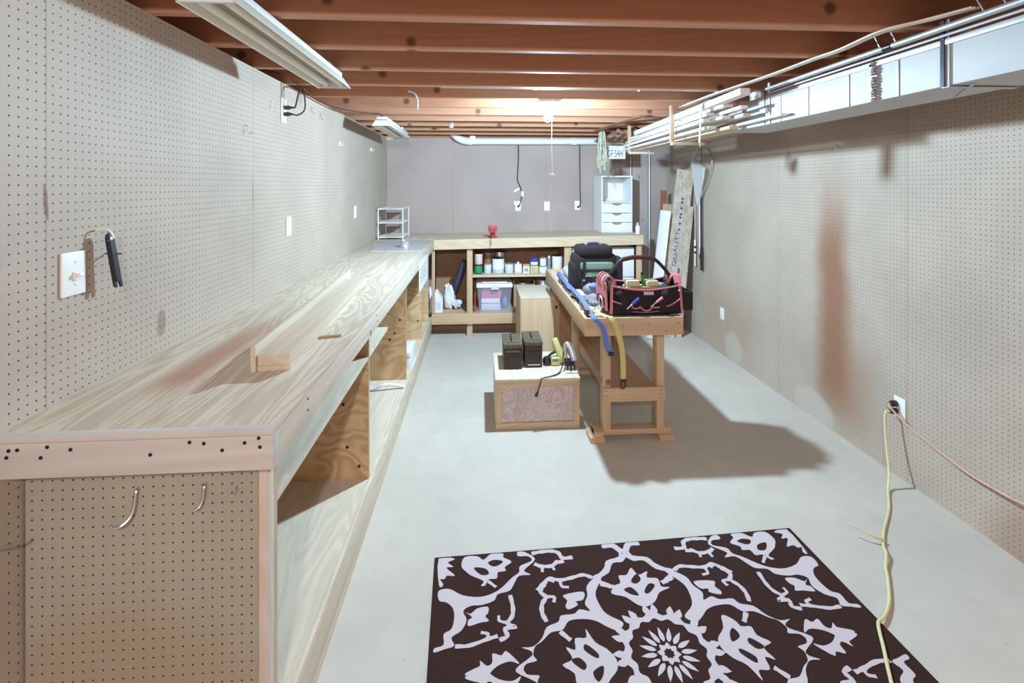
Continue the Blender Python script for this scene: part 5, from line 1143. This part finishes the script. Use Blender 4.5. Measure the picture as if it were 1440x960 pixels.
b = MB(); b.tube([(px - .075 + .015 * math.cos(k * math.pi / 6), pyy - .001, pz + .055 + .010 * math.sin(k * math.pi / 6)) for k in range(12)], .003, 5, closed=True)
b.out('emblem', 'black_ink', t)
for i in range(6): MB().box(px - .045 + .022 * i, px - .030 + .022 * i, pyy - .0012, pyy - .0001, pz + .048 + .002 * i, pz + .058 + .002 * i).out('print', 'grey_ink', t)
for x in (px - .09, px + .09): MB().tube([(x, pyy, pz + ph / 2 - .012), (x, pyy + .02, 2.30), (x, pyy + .06, 2.368)], .0022, 5).out('hanging_wire', 'dark_steel', t)
# dried plant hanging in front of the plate
t = thing('dried_plant', 'bundle of dried pale green stalks hanging head down from a joist', 'dried plant', (1.46, 5.5, 1.9))
rnd = random.Random(3); ax, ay = 1.395, 5.44
MB().tube([(ax, ay, 2.60), (ax, ay, 2.45)], .003, 6).out('string', 'white_cable', t)
for i in range(7):
    dx = rnd.uniform(-.035, .035); dy = rnd.uniform(-.03, .03)
    MB().tube(smooth([(ax + dx * .2, ay + dy * .2, 2.56 - .02 * i), (ax + dx * .6, ay + dy, 2.40), (ax + dx * 1.1, ay + dy, 2.2), (ax + dx * 1.3 + .012 * math.sin(i), ay + dy, 1.98 - .01 * i)], 5), .0065, 6).out('stalk', 'dried', t)
for i in range(34):
    z = 1.86 + .40 * rnd.random() ** .8; a = rnd.uniform(0, 6.28); r = rnd.uniform(.005, .05); L = rnd.uniform(.06, .12)
    x = ax + r * math.cos(a) - (.02 if 2.05 < z < 2.2 else 0); y = ay + r * math.sin(a); tw = rnd.uniform(-.02, .02)
    MB().ribbon(smooth([(x, y, z + L * .5), (x + tw, y - .008, z + L * .1), (x + tw * 1.6, y + .004, z - L * .5)], 3), [(.006 * q, .010, .0) for q in (1, 2.2, 2.8, 3, 2.4, 1.6, .6)], .0015).out('leaf', 'dried', t)
MB().tube([(ax + .01, ay, 2.40), (ax + .06, ay - .01, 2.53)], .005, 6).out('stalk', 'dried', t)

# crumpled kraft-faced insulation between the last joists
rnd = random.Random(11); b = MB()
def kraft(x0, x1, y0, y1, z):
    def f(u, v):
        x = lerp(x0, x1, u); y = lerp(y0, y1, v)
        return Vector((x, y, z + .022 * math.sin(x * 23 + y * 9) * math.cos(y * 31 - x * 7) + .014 * math.sin(x * 61 + y * 47)))
    b.grid(70, 60, f)
kraft(1.47, 2.46, 4.99, 6.16, 2.325)
o = tag(b.out('insulation_paper', 'kraft'), 'crumpled brown insulation facing between the joists in the far right ceiling', 'insulation'); o['kind'] = 'stuff'
o.modifiers.new('thick', 'SOLIDIFY').thickness = .004
tag(MB().beam((1.30, 5.35, 2.361), (1.44, 4.2, 2.361), .05, .012, (0, 0, 1)).out('lath', 'rust_board'), 'reddish lath lying across the joists near the far rack bracket', 'board')
for (x, lb) in ((-.30, 'small steel joist bracket at the back of the ceiling, above the far shop light'),):
    t = thing('joist_bracket', lb, 'bracket', (x, 5.0, 2.37)); MB().box(x - .02, x + .02, 5.077, 5.0815, 2.35, 2.44, .001).out('plate', 'steel', t); MB().box(x - .02, x + .02, 5.082, 5.118, 2.360, 2.367, .001).out('tab', 'steel', t)
